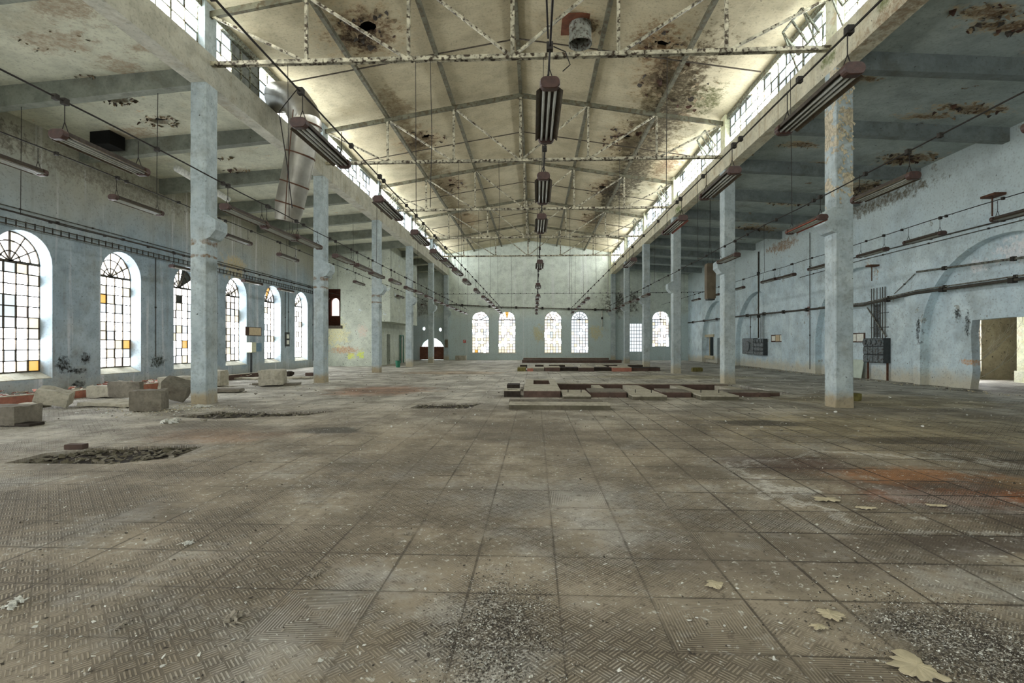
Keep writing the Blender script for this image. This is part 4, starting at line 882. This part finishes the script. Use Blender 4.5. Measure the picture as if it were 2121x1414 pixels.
pipe([(WR - .12, YR + .1, 3.55), (WR - .12, 19.5, 3.5), (WR - .12, 22.5, 3.28), (WR - .12, 26, 3.34)], .025, 'pale cable bundle clipped above the thick pipe on the right wall', 'pipe')
pipe([(WR - .05, YR + .1, 3.75), (WR - .05, 14.5, 4.0), (WR - .05, 19.6, 4.2)], .035, 'upper pipe ending just before the nearest arch on the right wall', 'pipe')
pipe([(WR - .04, YR + .1, 5.2), (WR - .04, 14.7, 5.26), (WR - .04, 26, 5.4)], .022, 'dark conduit running along the right wall above the arches', 'pipe_d')
pipe([(WR - .03, YR + .1, 5.0), (WR - .03, 22.7, 5.18), (WR - .03, 28, 5.1)], .014, 'thin wire below the conduit on the right wall', 'pipe_d')
pipe([(WR - .04, 19.7, 4.15), (WR - .04, 20.8, 3.5)], .014, 'slanting wire joining the two pipes on the right wall', 'pipe', name='link_wire')
pipe([(WR - .06, 33.0, 7.4), (WR - .06, 33.0, 1.9)], .045, 'dark down pipe from the ceiling to the far fuse box on the right wall', 'pipe_d', name='down_pipe')
pipe([(WR - .06, 34.2, 3.4), (WR - .06, 34.2, 1.9)], .02, 'thin down pipe left of the dark one above the far fuse box', 'pipe_d', name='down_pipe')
pipe([(WR - .04, 27.0, 7.3), (WR - .04, 27.0, .2)], .015, 'thin vertical wire between the notice board and the second arch', 'pipe_d', name='vertical_wire')

# electrical cabinets on the right wall
def fusebox(y0, y1, z0, z1, label, cells):
    t = thing('fuse_box', label, 'fuse box', (WR + .3, (y0 + y1) / 2, 0)); W = (y1 - y0) / 2
    bm = bmesh.new(); box(bm, (-.26, -W, z0), (-.02, W, z1)); obj('casing', bm, M['grey_dark'], t)
    nc, nr = cells
    for i in range(nc):
        for j in range(nr):
            bm = bmesh.new(); a = -W + 2 * W * i / nc; b = a + 2 * W / nc; c = z0 + (z1 - z0) * j / nr; d = c + (z1 - z0) / nr
            box(bm, (-.31, a + .02, c + .02), (-.26, b - .02, d - .02)); bmesh.ops.bevel(bm, geom=bm.edges[:], offset=.012, segments=1, affect='EDGES')
            if j == nr - 1: tube(bm, [(-.31, (a + b) / 2, (c + d) / 2), (-.36, (a + b) / 2, (c + d) / 2)], min(b - a, d - c) * .34, 14)
            obj('switch_module', bm, M['grey_box'], t)
    return t
t = fusebox(21.5, 22.8, .72, 1.76, 'grey fuse box on legs near the right-hand nearest column', (4, 3))
for y in (-.6, .62):
    bm = bmesh.new(); bar(bm, (-.1, y, .0), (-.1, y, .74), .06); obj('leg', bm, M['band'], t)
for i, y in enumerate((-.4, -.25, -.1, .1, .3, .45)):
    bm = bmesh.new(); tube(bm, [(-.06, y, 1.76), (-.06, y, 3.25), (-.06, y, 3.9)], .016, 6); obj('conduit', bm, M['pipe_d'], t)
bm = bmesh.new(); box(bm, (-.05, -.55, 2.2), (-.02, .55, 2.23)); box(bm, (-.05, -.55, 2.8), (-.02, .55, 2.83)); box(bm, (-.02, -.05, 1.8), (-.005, .35, 3.2)); obj('conduit_rack', bm, M['grey_box'], t)
bm = bmesh.new(); bar(bm, (-.08, -.5, 1.8), (-.08, .7, 3.1), .04); obj('diagonal_rod', bm, M['pipe'], t)
t = fusebox(33.9, 35.7, .85, 1.9, 'closed grey switch cabinet on the right wall inside the third arch side', (1, 1))
t2 = fusebox(32.5, 33.85, .8, 1.85, 'open battered fuse box joined to the grey switch cabinet, right of it', (3, 4))
for q in (-.25, 0, .25):
    bm = bmesh.new(); tube(bm, [(-.06, q, 1.85), (-.06, q, 3.4)], .016, 6); obj('conduit', bm, M['pipe_d'], t2)

def noticeboard(loc, axis, w, h, label, papers, mat='wood'):
    """axis: +1 hangs on left wall facing +X, -1 on right wall facing -X"""
    t = thing('notice_board', label, 'notice board', loc); s = axis
    bm = bmesh.new(); box(bm, (0, -w / 2, -h / 2), (s * .03, w / 2, h / 2)); bmesh.ops.recalc_face_normals(bm, faces=bm.faces); obj('frame', bm, M[mat], t)
    for (a, b, c, d, m) in papers:
        bm = bmesh.new(); box(bm, (s * .03, a, c), (s * .036, b, d)); bmesh.ops.recalc_face_normals(bm, faces=bm.faces); obj('paper', bm, M[m], t)
noticeboard((WR + .298, 31.1, 1.86), -1, 1.8, .44, 'dark framed notice board with cream sheets left of the nearest fuse box, farther one', [(.35, .8, -.15, .15, 'paper'), (-.2, .3, -.18, .19, 'paper_t'), (-.85, -.25, -.17, .18, 'paper')])
noticeboard((WR + .298, 23.6, 1.8), -1, 1.0, .42, 'dark framed notice board with white sheets beside the nearest right column', [(.1, .42, -.16, .16, 'paper'), (-.42, .06, -.17, .17, 'paper')])
noticeboard((WL + .002, 26.2, 2.18), 1, 1.5, .46, 'wide tan notice board on the left wall above the meter box', [(-.45, .7, -.2, .2, 'paper_t')])
noticeboard((WL + .002, 29.55 + .3, 1.8), 1, .55, .85, 'small black notice board with two white sheets on the left wall', [(-.1, .2, .05, .3, 'paper'), (-.1, .2, -.3, -.05, 'paper')], 'grey_dark')
# cream and blue box on a post, left wall
t = thing('meter_box', 'cream and blue-grey meter box on a post between left wall windows', 'meter box', (WL, 26.0, 0))
bm = bmesh.new(); box(bm, (.02, -.45, 1.08), (.3, -.05, 1.6)); obj('cream_case', bm, M['cream'], t)
bm = bmesh.new(); box(bm, (.02, -.05, 1.12), (.26, .55, 1.56)); obj('blue_case', bm, M['bluebox'], t)
bm = bmesh.new(); tube(bm, [(.12, -.2, 0), (.12, -.2, 1.1)], .05, 10); obj('post', bm, M['grey_dark'], t)
# leaning board
bm = bmesh.new(); box(bm, (-.01, -.75, 0), (.01, .55, .82), rot=Matrix.Rotation(radians(9), 3, 'Y')); o = obj('leaning_board', bm, M['leanboard']); o.location = (WR + .12, 23.75, 0); tag(o, 'pale green sheet of board leaning on the right wall beside the fuse box', 'board')
# red exit sign panel and small boxes on the far wall
t = thing('wall_sign', 'small red sign on the far wall left of the leftmost arched window', 'sign', (-6.67, YB - .01, 1.78))
bm = bmesh.new(); box(bm, (-.16, -.02, -.14), (.1, 0, .14)); obj('plate', bm, M['signred'], t)
bm = bmesh.new(); box(bm, (-.1, -.026, -.09), (-.04, -.02, .09)); box(bm, (-.1, -.026, .03), (.05, -.02, .08)); obj('symbol', bm, M['paper'], t)
bm = bmesh.new(); box(bm, (-8.45, 47.35, 1.2), (-8.2, 47.55, 1.95)); tag(obj('metal_box', bm, M['brown_heater']), 'small tan metal box fixed to the pilaster left of the red sign', 'box')
bm = bmesh.new()
box(bm, (-7.4, 46.8, 0), (-6.4, 47.2, .45)); tag(obj('concrete_block', bm, M['concrete']), 'pale block at the foot of the far wall beside the left pilaster', 'block')
t = thing('green_bin', 'small green bin on the floor beside the fourth left column', 'bin', (-8.9, 32.6, 0))
bm = bmesh.new(); tube(bm, [(0, 0, 0), (0, 0, .42)], [.13, .17], 18, cap=False); bm.faces.new([v for v in bm.verts if v.co.z < .01]); obj('body', bm, M['green'], t, False)
bm = bmesh.new(); tube(bm, [(0, 0, .41), (0, 0, .44)], .18, 18, cap=False); obj('rim', bm, M['green'], t)
# brackets and fittings on the walls
for i, (y, z, wd) in enumerate([(16.3, 6.05, .5), (21.9, 4.75, .35)]):
    bm = bmesh.new(); box(bm, (WR - .35, y - wd / 2, z), (WR, y + wd / 2, z + .07)); bar(bm, (WR - .2, y, z), (WR - .2, y, z - .6), .03)
    tag(obj('wall_bracket', bm, M['band']), ['rusty wall bracket high above the nearest right arch', 'rusty wall bracket beside the nearest column above the fuse box'][i], 'bracket')

# twigs in the doorway
t = thing('dry_branch', 'pale dry branches growing across the doorway in the nearest right arch', 'branch', (16.6, 18.9, 0)); rn = random.Random(21)
bm = bmesh.new()
def grow(p, d, L, r, dep):
    pts = [p]
    for k in range(5):
        d = (d + Vector((rn.uniform(-.25, .25), rn.uniform(-.25, .25), rn.uniform(-.1, .22)))).normalized(); p = p + d * L / 5; pts.append(p)
    tube(bm, pts, [r * (1 - .15 * k) for k in range(6)], 5)
    if dep:
        for k in (2, 3, 4, 5): grow(pts[k], (d + Vector((rn.uniform(-.8, .8), rn.uniform(-.4, .4), rn.uniform(-.3, .7)))).normalized(), L * .6, r * .55, dep - 1)
grow(Vector((-.6, .6, .45)), Vector((.7, -.25, .55)), 1.5, .016, 2); grow(Vector((-.7, .3, .6)), Vector((.5, -.2, .8)), 1.3, .014, 2); grow(Vector((-.2, .5, .3)), Vector((.8, -.1, .4)), 1.2, .014, 1)
obj('twigs', bm, M['twig'], t)

# ------------------------------------------------------------------ blocks and rubble on the left
def rough(name, loc, size, mat, label, cat='block', rz=0, tilt=(0, 0), seed=0, amp=.03, group=None, cuts=5):
    bm = bmesh.new(); bmesh.ops.create_cube(bm, size=1); bmesh.ops.subdivide_edges(bm, edges=bm.edges[:], cuts=cuts, use_grid_fill=True)
    S = Vector(size); R = Matrix.Rotation(tilt[0], 3, 'X') @ Matrix.Rotation(tilt[1], 3, 'Y'); off = Vector((seed * 3.1, seed * 1.7, seed))
    for v in bm.verts:
        c = v.co.copy(); e = sum(1 for q in c if abs(q) > .49)
        p = Vector((c.x * S.x, c.y * S.y, c.z * S.z)); n = noise.noise_vector(p * 4 + off)
        p += n * amp
        if e >= 2: p -= Vector((c.x * S.x, c.y * S.y, c.z * S.z)) * (.012 + .16 * max(0, n.x - .12)) * (e - 1)
        v.co = R @ p
    zm = min(v.co.z for v in bm.verts)
    for v in bm.verts: v.co.z -= zm
    o = obj(name, bm, M[mat]); o.location = loc; o.rotation_euler = (0, 0, rz); return tag(o, label, cat, group)
GB = 'broken concrete blocks on the left of the floor'
rough('concrete_block', (-9.95, 9.05, 0), (.95, .6, .34), 'concrete_d', 'stained concrete block cut off by the left edge of the view', rz=.1, seed=1, group=GB)
rough('metal_plate', (-9.4, 8.95, 0), (.45, .3, .05), 'dark', 'flat dark plate lying beside the leftmost concrete block', 'plate', seed=2, amp=.01)
rough('concrete_block', (-11.35, 11.5, 0), (.62, .5, .33), 'concrete', 'tipped pale block standing alone before the terracotta kerb', rz=.5, tilt=(.12, .28), seed=3, group=GB)
rough('concrete_slab', (-11.95, 11.6, 0), (.5, .35, .09), 'concrete', 'thin slab piece on the floor left of the tipped pale block', 'slab', seed=4, group=None)
rough('concrete_block', (-12.1, 13.8, 0), (.75, .5, .32), 'concrete', 'pale block with a ledge against the middle of the terracotta kerb', rz=.1, seed=5, group=GB)
rough('concrete_slab', (-10.75, 12.85, .1), (.88, .14, .42), 'concrete_d', 'dark square slab standing on edge behind the flat slabs', 'slab', rz=.02, seed=6, amp=.012)
rough('concrete_slab', (-10.4, 12.0, 0), (1.0, .8, .09), 'concrete', 'flat floor slab under the dark upright slab', 'slab', seed=7)
rough('concrete_slab', (-9.6, 11.85, 0), (.9, .7, .08), 'concrete', 'flat floor slab in front of the brick-faced block', 'slab', rz=.1, seed=8)
rough('brick_block', (-8.72, 11.1, 0), (.62, .5, .46), 'concrete_d', 'block with a pink side and a broken dark face before the nearest left column', rz=.35, seed=9, amp=.03)
rough('concrete_block', (-9.3, 12.75, 0), (.6, .5, .42), 'concrete_d', 'tilted block leaning behind the pink-sided block', rz=.3, tilt=(.3, .35), seed=10, group=GB)
rough('concrete_block', (-11.75, 16.2, 0), (.95, .75, .42), 'concrete', 'largest pale block, chipped, in front of the terracotta kerb', rz=.35, seed=11, group=GB)
rough('concrete_block', (-11.5, 17.6, 0), (.85, .6, .55), 'concrete', 'pale block half hidden by the nearest left column', rz=.1, seed=12, group=GB)
rough('concrete_block', (-9.45, 17.9, 0), (.8, .75, .55), 'concrete', 'big rounded block alone between the first and second left columns', rz=.25, seed=13, amp=.05, group=GB)
rough('concrete_slab', (-9.45, 18.2, 0), (1.6, .5, .07), 'concrete_d', 'flat slab under the big rounded block', 'slab', seed=14)
rough('concrete_slab', (-9.6, 15.4, 0), (.9, .5, .1), 'concrete_d', 'flat slab on the floor right of the nearest left column', 'slab', rz=.2, seed=15)
rough('concrete_slab', (-12.2, 21.1, 0), (1.2, .4, .08), 'concrete', 'thin slab on the floor before the far end of the kerb', 'slab', seed=16)
rough('concrete_slab', (-10.2, 21.6, 0), (1.0, .5, .08), 'concrete', 'thin slab on the floor left of the second left column', 'slab', seed=17)
rough('brick', (-10.72, 23.7, 0), (.33, .25, .14), 'redpaint', 'dark red brick on the floor left of the second left column', 'brick', seed=18, amp=.01, cuts=2)
rough('rubble_heap', (-11.6, 23.0, 0), (.7, .4, .16), 'dark', 'small dark heap of rubble beside the big rounded block', 'heap', seed=19, amp=.08)
rough('brick', (-6.57, 6.98, 0), (.25, .12, .07), 'redpaint', 'red brick lying at the edge of the nearest broken floor patch', 'brick', rz=.1, seed=20, amp=.006, cuts=2)
rough('timber_block', (8.45, 13.85, 0), (.3, .22, .2), 'yellow', 'yellow-green timber block behind the nearest right column', 'block', seed=21, amp=.008, cuts=2)
rough('timber_block', (8.9, 28.3, 0), (.55, .3, .22), 'yellow', 'mossy timber block right of the third right column', 'block', seed=22, amp=.01, cuts=2)
# terracotta kerbs
def kerb(a, b, label, mats=('terra', 'concrete')):
    A = Vector((*a, 0)); B = Vector((*b, 0)); d = (B - A).normalized(); s = Vector((-d.y, d.x, 0))
    t = thing('kerb', label, 'kerb'); bm = bmesh.new(); bar(bm, A + Vector((0, 0, .1)), B + Vector((0, 0, .1)), .1, .2); obj('face', bm, M[mats[0]], t)
    bm = bmesh.new(); bar(bm, A + Vector((0, 0, .212)), B + Vector((0, 0, .212)), .11, .024); obj('top_edge', bm, M[mats[1]], t)
kerb((-13.6, 8.0), (-12.75, 14.0), 'terracotta-faced kerb on the left floor, the part nearest the camera')
kerb((-12.72, 14.3), (-12.45, 19.7), 'terracotta-faced kerb along the left wall, the part beyond the pale ledge block')
kerb((-12.85, 19.9), (-12.6, 23.5), 'pale kerb on the left floor leading towards the second left column', ('redpaint', 'concrete'))
rn = random.Random(8); bm = bmesh.new()
def chip(bm, x, y, z, s, h, rn, mi=0):
    n = rn.randint(4, 7); a0 = rn.uniform(0, 6); t1, t2 = rn.uniform(-.7, .7), rn.uniform(-.7, .7); ex_ = rn.uniform(.35, 1); er = rn.uniform(0, 3.14)
    A = []; B = []
    for k in range(n):
        a = a0 + 2 * pi * k / n; r = s * rn.uniform(.35, 1.1); px_, py_ = r * cos(a), r * ex_ * sin(a); dx, dy = px_ * cos(er) - py_ * sin(er), px_ * sin(er) + py_ * cos(er); dz = (dx * t1 + dy * t2) * .5 + s * .3 * (abs(t1) + abs(t2))
        A.append(bm.verts.new((x + dx, y + dy, z + dz))); B.append(bm.verts.new((x + dx * .9, y + dy * .9, z + dz + h)))
    bm.faces.new(B).material_index = mi
    for k in range(n): bm.faces.new((A[k], A[(k + 1) % n], B[(k + 1) % n], B[k])).material_index = mi
for k in range(420):
    y = rn.uniform(8, 22); x = rn.uniform(-14.75, -13.2 + (y - 10) * .05); chip(bm, x, y, rn.uniform(0, .12), rn.uniform(.06, .22), .03, rn, 0 if rn.random() < .7 else 1)
o = obj('tile_rubble', bm, [M['redtile'], M['concrete']]); o['kind'] = 'stuff'; tag(o, 'broken red tiles heaped between the kerb and the left wall', 'rubble')

# ------------------------------------------------------------------ machine foundations on the right of the floor
def slab(name, a, b, h, mats, label, cat='slab', z0=0, group=None, hole=None, bolts=False):
    t = thing(name, label, cat, ((a[0] + b[0]) / 2, (a[1] + b[1]) / 2, z0), 0, group); W = (b[0] - a[0]) / 2; D = (b[1] - a[1]) / 2
    lo = [rect(-W, -D, W, D)] + ([hole] if hole else [])
    obj('block', plate(lo, lambda p, q, d: (p, q, h - .03 - d), h - .03), M[mats[0]], t)
    obj('top_face', plate(lo, lambda p, q, d: (p, q, h - d), .03), M[mats[1]], t)
    if bolts:
        for q in (-.5, .5):
            bm = bmesh.new(); tube(bm, [(q * W, 0, h), (q * W, 0, h + .09)], .012, 6); obj('bolt', bm, M['iron_d'], t)
FG = 'slabs and blocks of the nearer machine foundation'
slab('foundation_slab', (-.6, 11.65), (1.72, 12.15), .13, ('shade_concrete', 'concrete'), 'long low grey plinth lying in front of the nearer machine foundation', 'plinth')
slab('foundation_slab', (-.62, 12.2), (1.6, 12.5), .16, ('shade_concrete', 'concrete_d'), 'narrow raised strip directly behind the long low plinth', 'plinth')
slab('foundation_block', (-.32, 14.35), (.72, 18.9), .21, ('redpaint', 'concrete'), 'hollow dark red foundation frame at the left end of the nearer foundation', 'foundation', hole=rect(-.25, -.2, .3, 1.9))
slab('foundation_slab', (.76, 13.65), (1.5, 15.35), .13, ('shade_concrete', 'concrete'), 'bolted grey slab next to the hollow red frame', 'slab', group=FG, bolts=True)
slab('foundation_slab', (2.62, 13.7), (3.52, 15.35), .13, ('shade_concrete', 'concrete'), 'bolted grey slab in the middle of the nearer foundation front', 'slab', group=FG, bolts=True)
slab('foundation_slab', (4.45, 13.8), (5.45, 15.4), .13, ('shade_concrete', 'concrete'), 'bolted grey slab at the right of the nearer foundation front', 'slab', group=FG, bolts=True)
slab('foundation_block', (1.56, 14.42), (2.58, 15.45), .17, ('redpaint', 'concrete_d'), 'dark red rim block between the first two bolted slabs', 'foundation')
slab('foundation_block', (3.58, 14.5), (4.4, 15.45), .17, ('redpaint', 'concrete_d'), 'dark red rim block between the middle and right bolted slabs', 'foundation')
slab('foundation_block', (5.5, 14.75), (6.7, 15.45), .15, ('redpaint', 'concrete_d'), 'dark red rim block right of the last bolted slab', 'foundation')
slab('foundation_block', (6.74, 14.95), (7.05, 15.45), .12, ('redpaint', 'concrete_d'), 'small broken rim end beside the second right column side', 'foundation')
slab('foundation_block', (.77, 18.7), (7.0, 18.93), .42, ('redpaint', 'concrete'), 'long thin back rim of the nearer foundation pit', 'foundation', z0=-.35)
slab('timber_baulk', (-.9, 16.3), (-.5, 16.95), .2, ('dark', 'dark'), 'dark timber baulk beyond the steel channel, left of the hollow frame', 'timber')
slab('timber_baulk', (-.88, 14.42), (-.42, 14.95), .2, ('dark', 'concrete'), 'dark hollow channel piece at the near left corner of the foundation', 'timber', hole=rect(-.15, -.2, .15, .2))
for i, (x0, x1) in enumerate([(2.05, 2.35), (3.2, 3.75), (4.9, 5.25), (6.5, 6.95)]):
    slab('pit_cross_wall', (x0, 15.55), (x1, 18.68), .36, ('concrete', 'concrete'), '%s pale dividing wall from the left inside the foundation pit' % ORD[i], 'foundation', z0=-.35, group='dividing walls in the foundation pit')
bm = bmesh.new(); rn = random.Random(31)
for k in range(320): chip(bm, rn.uniform(.9, 7.4), rn.uniform(15.7, 18.8), -.35 + rn.uniform(0, .08), rn.uniform(.05, .22), .03, rn, rn.randint(0, 1))
o = obj('pit_rubble', bm, [M['concrete_d'], M['concrete']]); o['kind'] = 'stuff'; tag(o, 'broken concrete rubble filling the foundation pit', 'rubble')
# farther foundation
F2 = [(-.97, -.52, .2, 'yellow', 'yellow', 'mossy timber block at the left end of the farther foundation'), (-.43, -.1, .2, 'terra', 'concrete', 'orange brick-coloured piece beside the mossy timber of the farther foundation'),
      (-.08, .5, .2, 'concrete_d', 'concrete', 'grey broken block beside the orange piece of the farther foundation'), (.53, 1.4, .24, 'redpaint', 'concrete', 'dark red block left of the dark gap in the farther foundation'),
      (2.42, 3.26, .24, 'redpaint', 'concrete', 'dark red block in the middle of the farther foundation'), (4.28, 5.3, .24, 'terra', 'concrete', 'reddest block of the farther foundation front')]
for a, b, h, m1, m2, lab in F2: slab('foundation_block', (a, 28.1), (b, 29.6), h, (m1, m2), lab, 'foundation', group='front blocks of the farther foundation')
F2b = [(1.45, 2.38, 28.5, .2, 'dark'), (3.3, 4.24, 28.5, .2, 'dark'), (5.34, 6.3, 28.5, .2, 'redpaint'), (6.34, 7.0, 28.7, .2, 'redpaint')]
for i, (a, b, y, h, m) in enumerate(F2b): slab('foundation_block', (a, y), (b, 29.6), h, (m, 'dark'), '%s recessed block from the left in the farther foundation front' % ORD[i], 'foundation', group='recessed blocks of the farther foundation')
for i, (a, b) in enumerate([(-.95, -.5), (.0, .55), (.9, 2.3), (2.9, 3.3), (4.1, 5.2), (5.9, 6.8)]): slab('foundation_block', (a, 32.3), (b, 32.6), .22, ('dark', 'concrete'), '%s dark block from the left in the back line of the farther foundation' % ORD[i], 'foundation', group='back line of the farther foundation')
for i, (a, b) in enumerate([(.55, .8), (1.9, 2.3), (2.9, 3.2), (3.8, 4.2), (5.2, 5.5)]): slab('foundation_block', (a, 29.65), (b, 32.25), .2, ('concrete', 'concrete'), '%s pale strip from the left across the farther foundation' % ORD[i], 'foundation', group='pale strips across the farther foundation')
slab('foundation_bar', (-1.05, 41.3), (7.0, 41.8), .24, ('redpaint', 'concrete_d'), 'long dark red plinth across the floor before the far wall windows', 'plinth')
slab('foundation_bar', (-1.0, 43.5), (6.3, 43.9), .34, ('redpaint', 'concrete'), 'second long plinth just behind the dark red one at the far end', 'plinth')

# ------------------------------------------------------------------ pit rubble, flakes and crumbs on the floor
def inside(p, poly):
    c = False; x, y = p; j = len(poly) - 1
    for i in range(len(poly)):
        if (poly[i][1] > y) != (poly[j][1] > y) and x < (poly[j][0] - poly[i][0]) * (y - poly[i][1]) / (poly[j][1] - poly[i][1]) + poly[i][0]: c = not c
        j = i
    return c
for i, lab in ((0, 'broken tile bed in the nearest floor patch on the left'), (1, 'broken tile bed in the floor patch before the nearest left column'), (2, 'broken tile bed in the small patch left of the plinth')):
    bm = bmesh.new(); p = pits[i]; xs = [q[0] for q in p]; ys = [q[1] for q in p]
    for k in range(420 if i < 2 else 160):
        x, y = rn.uniform(min(xs), max(xs)), rn.uniform(min(ys), max(ys))
        if inside((x, y), p): chip(bm, x, y, -.05, rn.uniform(.02, .085), .01, rn, rn.choice((0, 0, 0, 1)))
    o = obj('broken_tiles', bm, [M['shade_concrete'], M['concrete_d']]); o['kind'] = 'stuff'; tag(o, lab, 'rubble')
def clus(r, cx, cy, sx, sy):
    for _ in range(12):
        x, y = r.gauss(cx, sx), r.gauss(cy, sy)
        if noise.noise(Vector((x * 9, y * 6, cx))) > r.uniform(-.45, .4): return x, y
    return x, y
def ok(x, y): return not any(inside((x, y), p) for p in pits)
def scatter(name, n, fn, smin, smax, hmax, mats, label, seed):
    rn = random.Random(seed); bm = bmesh.new()
    for k in range(n):
        x, y = fn(rn)
        if not ok(x, y): continue
        s = smin + (smax - smin) * rn.random() ** 3; chip(bm, x, y, .0, s, rn.uniform(.2, 1) * hmax, rn, rn.randrange(len(mats)))
    o = obj(name, bm, [M[m] for m in mats]); o['kind'] = 'stuff'; tag(o, label, 'debris')
scatter('paint_crumbs', 6000, lambda r: (r.uniform(-1, 1) * 1.15 * (d := 1.9 + 13 * r.random() ** 1.6) - .05 * d, d), .003, .018, .004, ['flake_w', 'flake_w', 'flake_d', 'wool'], 'white and dark paint crumbs scattered over the tiled floor', 1)
scatter('paint_crumbs', 6500, lambda r: clus(r, -.2, 2.5, .17, .42), .002, .009, .003, ['flake_w', 'flake_d', 'wool', 'flake_d'], 'dense patch of grey crumbs at the bottom middle of the floor', 2)
scatter('paint_crumbs', 6500, lambda r: clus(r, 2.15, 2.62, .24, .3), .002, .009, .003, ['flake_w', 'flake_d', 'flake_d', 'wool'], 'dense patch of grey crumbs at the bottom right of the floor', 3)
scatter('plaster_crumbs', 1500, lambda r: (r.uniform(-13, 12), r.uniform(9, 27.5)), .01, .06, .02, ['flake_w', 'concrete', 'concrete_d'], 'plaster crumbs over the pale middle of the floor', 4)
scatter('plaster_crumbs', 700, lambda r: (14.15 - abs(r.gauss(0, .5)), r.uniform(12, 42)), .01, .07, .03, ['flake', 'concrete', 'concrete_d'], 'fallen plaster crumbs along the foot of the right wall', 5)
scatter('plaster_crumbs', 500, lambda r: (r.gauss(-8.6, .7), r.gauss(11.3, .4)), .008, .04, .02, ['flake_w', 'flake', 'concrete'], 'pale plaster crumbs around the nearest left column', 6)
def flake(x, y, r, label, mat='flake', sy=.6, seed=0, curlz=.02):
    rn = random.Random(seed); bm = bmesh.new(); n = 48; c = bm.verts.new((0, 0, curlz)); ring = []
    for k in range(n):
        a = 2 * pi * k / n; q = r * (.78 + .55 * noise.noise(Vector((1.6 * cos(a), 1.6 * sin(a), seed * 5.0))) + .3 * noise.noise(Vector((6 * cos(a), 6 * sin(a), seed * 3.0))) + rn.uniform(-.03, .03)); ring.append(bm.verts.new((q * cos(a), q * sin(a) * sy, .004 + curlz * .5 * (1 + noise.noise(Vector((3 * cos(a), 3 * sin(a), seed * 2.0)))))))
    for k in range(n): bm.faces.new((c, ring[k], ring[(k + 1) % n]))
    ex = bmesh.ops.extrude_face_region(bm, geom=bm.faces[:])
    for v in ex['geom']:
        if isinstance(v, bmesh.types.BMVert): v.co.z += .003
    bmesh.ops.recalc_face_normals(bm, faces=bm.faces)
    o = obj('paint_flake', bm, M[mat]); o.location = (x, y, 0); tag(o, label, 'paint flake', 'large paint flakes on the floor')
FL = [(1.76, 2.42, .12, 'large beige paint flake beside the dense crumbs at the bottom right', 'flake', 1.0), (1.62, 2.86, .085, 'beige paint flake two tiles above the largest one', 'flake', .8), (1.49, 2.74, .06, 'narrow beige flake just left of the larger pair', 'flake', .5),
      (1.11, 3.19, .06, 'beige paint flake on a dark joint right of the middle', 'flake', .9), (2.8, 5.0, .14, 'beige flake at the edge of the rust stain', 'flake', .7), (3.0, 4.75, .09, 'thin beige flake below the rust stain flake', 'flake', .5), (3.7, 4.85, .1, 'beige flake on the wet brown tiles', 'flake', .5)]
for i, (x, y, r, lab, m, sy) in enumerate(FL): flake(x, y, r, lab, m, sy, i)
def clump(x, y, r, label, mat='wool', seed=0):
    rn = random.Random(seed + 100); bm = bmesh.new()
    for k in range(16):
        a = rn.uniform(0, 2 * pi); q = rn.random() * r; chip(bm, q * cos(a), q * sin(a), 0, r * rn.uniform(.25, .55), r * rn.uniform(.1, .35), rn)
        tube(bm, [(q * cos(a), q * sin(a), .01), (1.5 * q * cos(a), 1.5 * q * sin(a), r * .3), (2 * q * cos(a + .3), 2 * q * sin(a + .3), .01)], r * .05, 5)
    o = obj('debris_clump', bm, M[mat]); o.location = (x, y, 0); tag(o, label, 'debris', 'clumps of debris on the floor')
for i, (x, y, r, lab, m) in enumerate([(-1.64, 2.7, .07, 'spiky grey clump of debris on the lower left tiles', 'wool'), (-2.99, 2.78, .05, 'white lump at the left edge of the floor', 'flake_w'), (-1.43, 3.23, .04, 'grey clump above the spiky one', 'wool'), (-2.6, 3.7, .04, 'pale elongated lump on the left tiles', 'flake_w'),
      (-1.0, 3.95, .03, 'small pale clump left of the floor centre', 'wool'), (-2.2, 2.6, .03, 'grey fluff left of the spiky clump', 'wool'), (-.35, 3.9, .03, 'small clump near the centre joint', 'wool'), (-7.0, 9.4, .16, 'crumpled white foil before the nearest left column', 'flake_w'), (-7.9, 11.7, .14, 'crumpled white scrap beside the pink-sided block', 'flake_w')]):
    clump(x, y, r, lab, m, i)
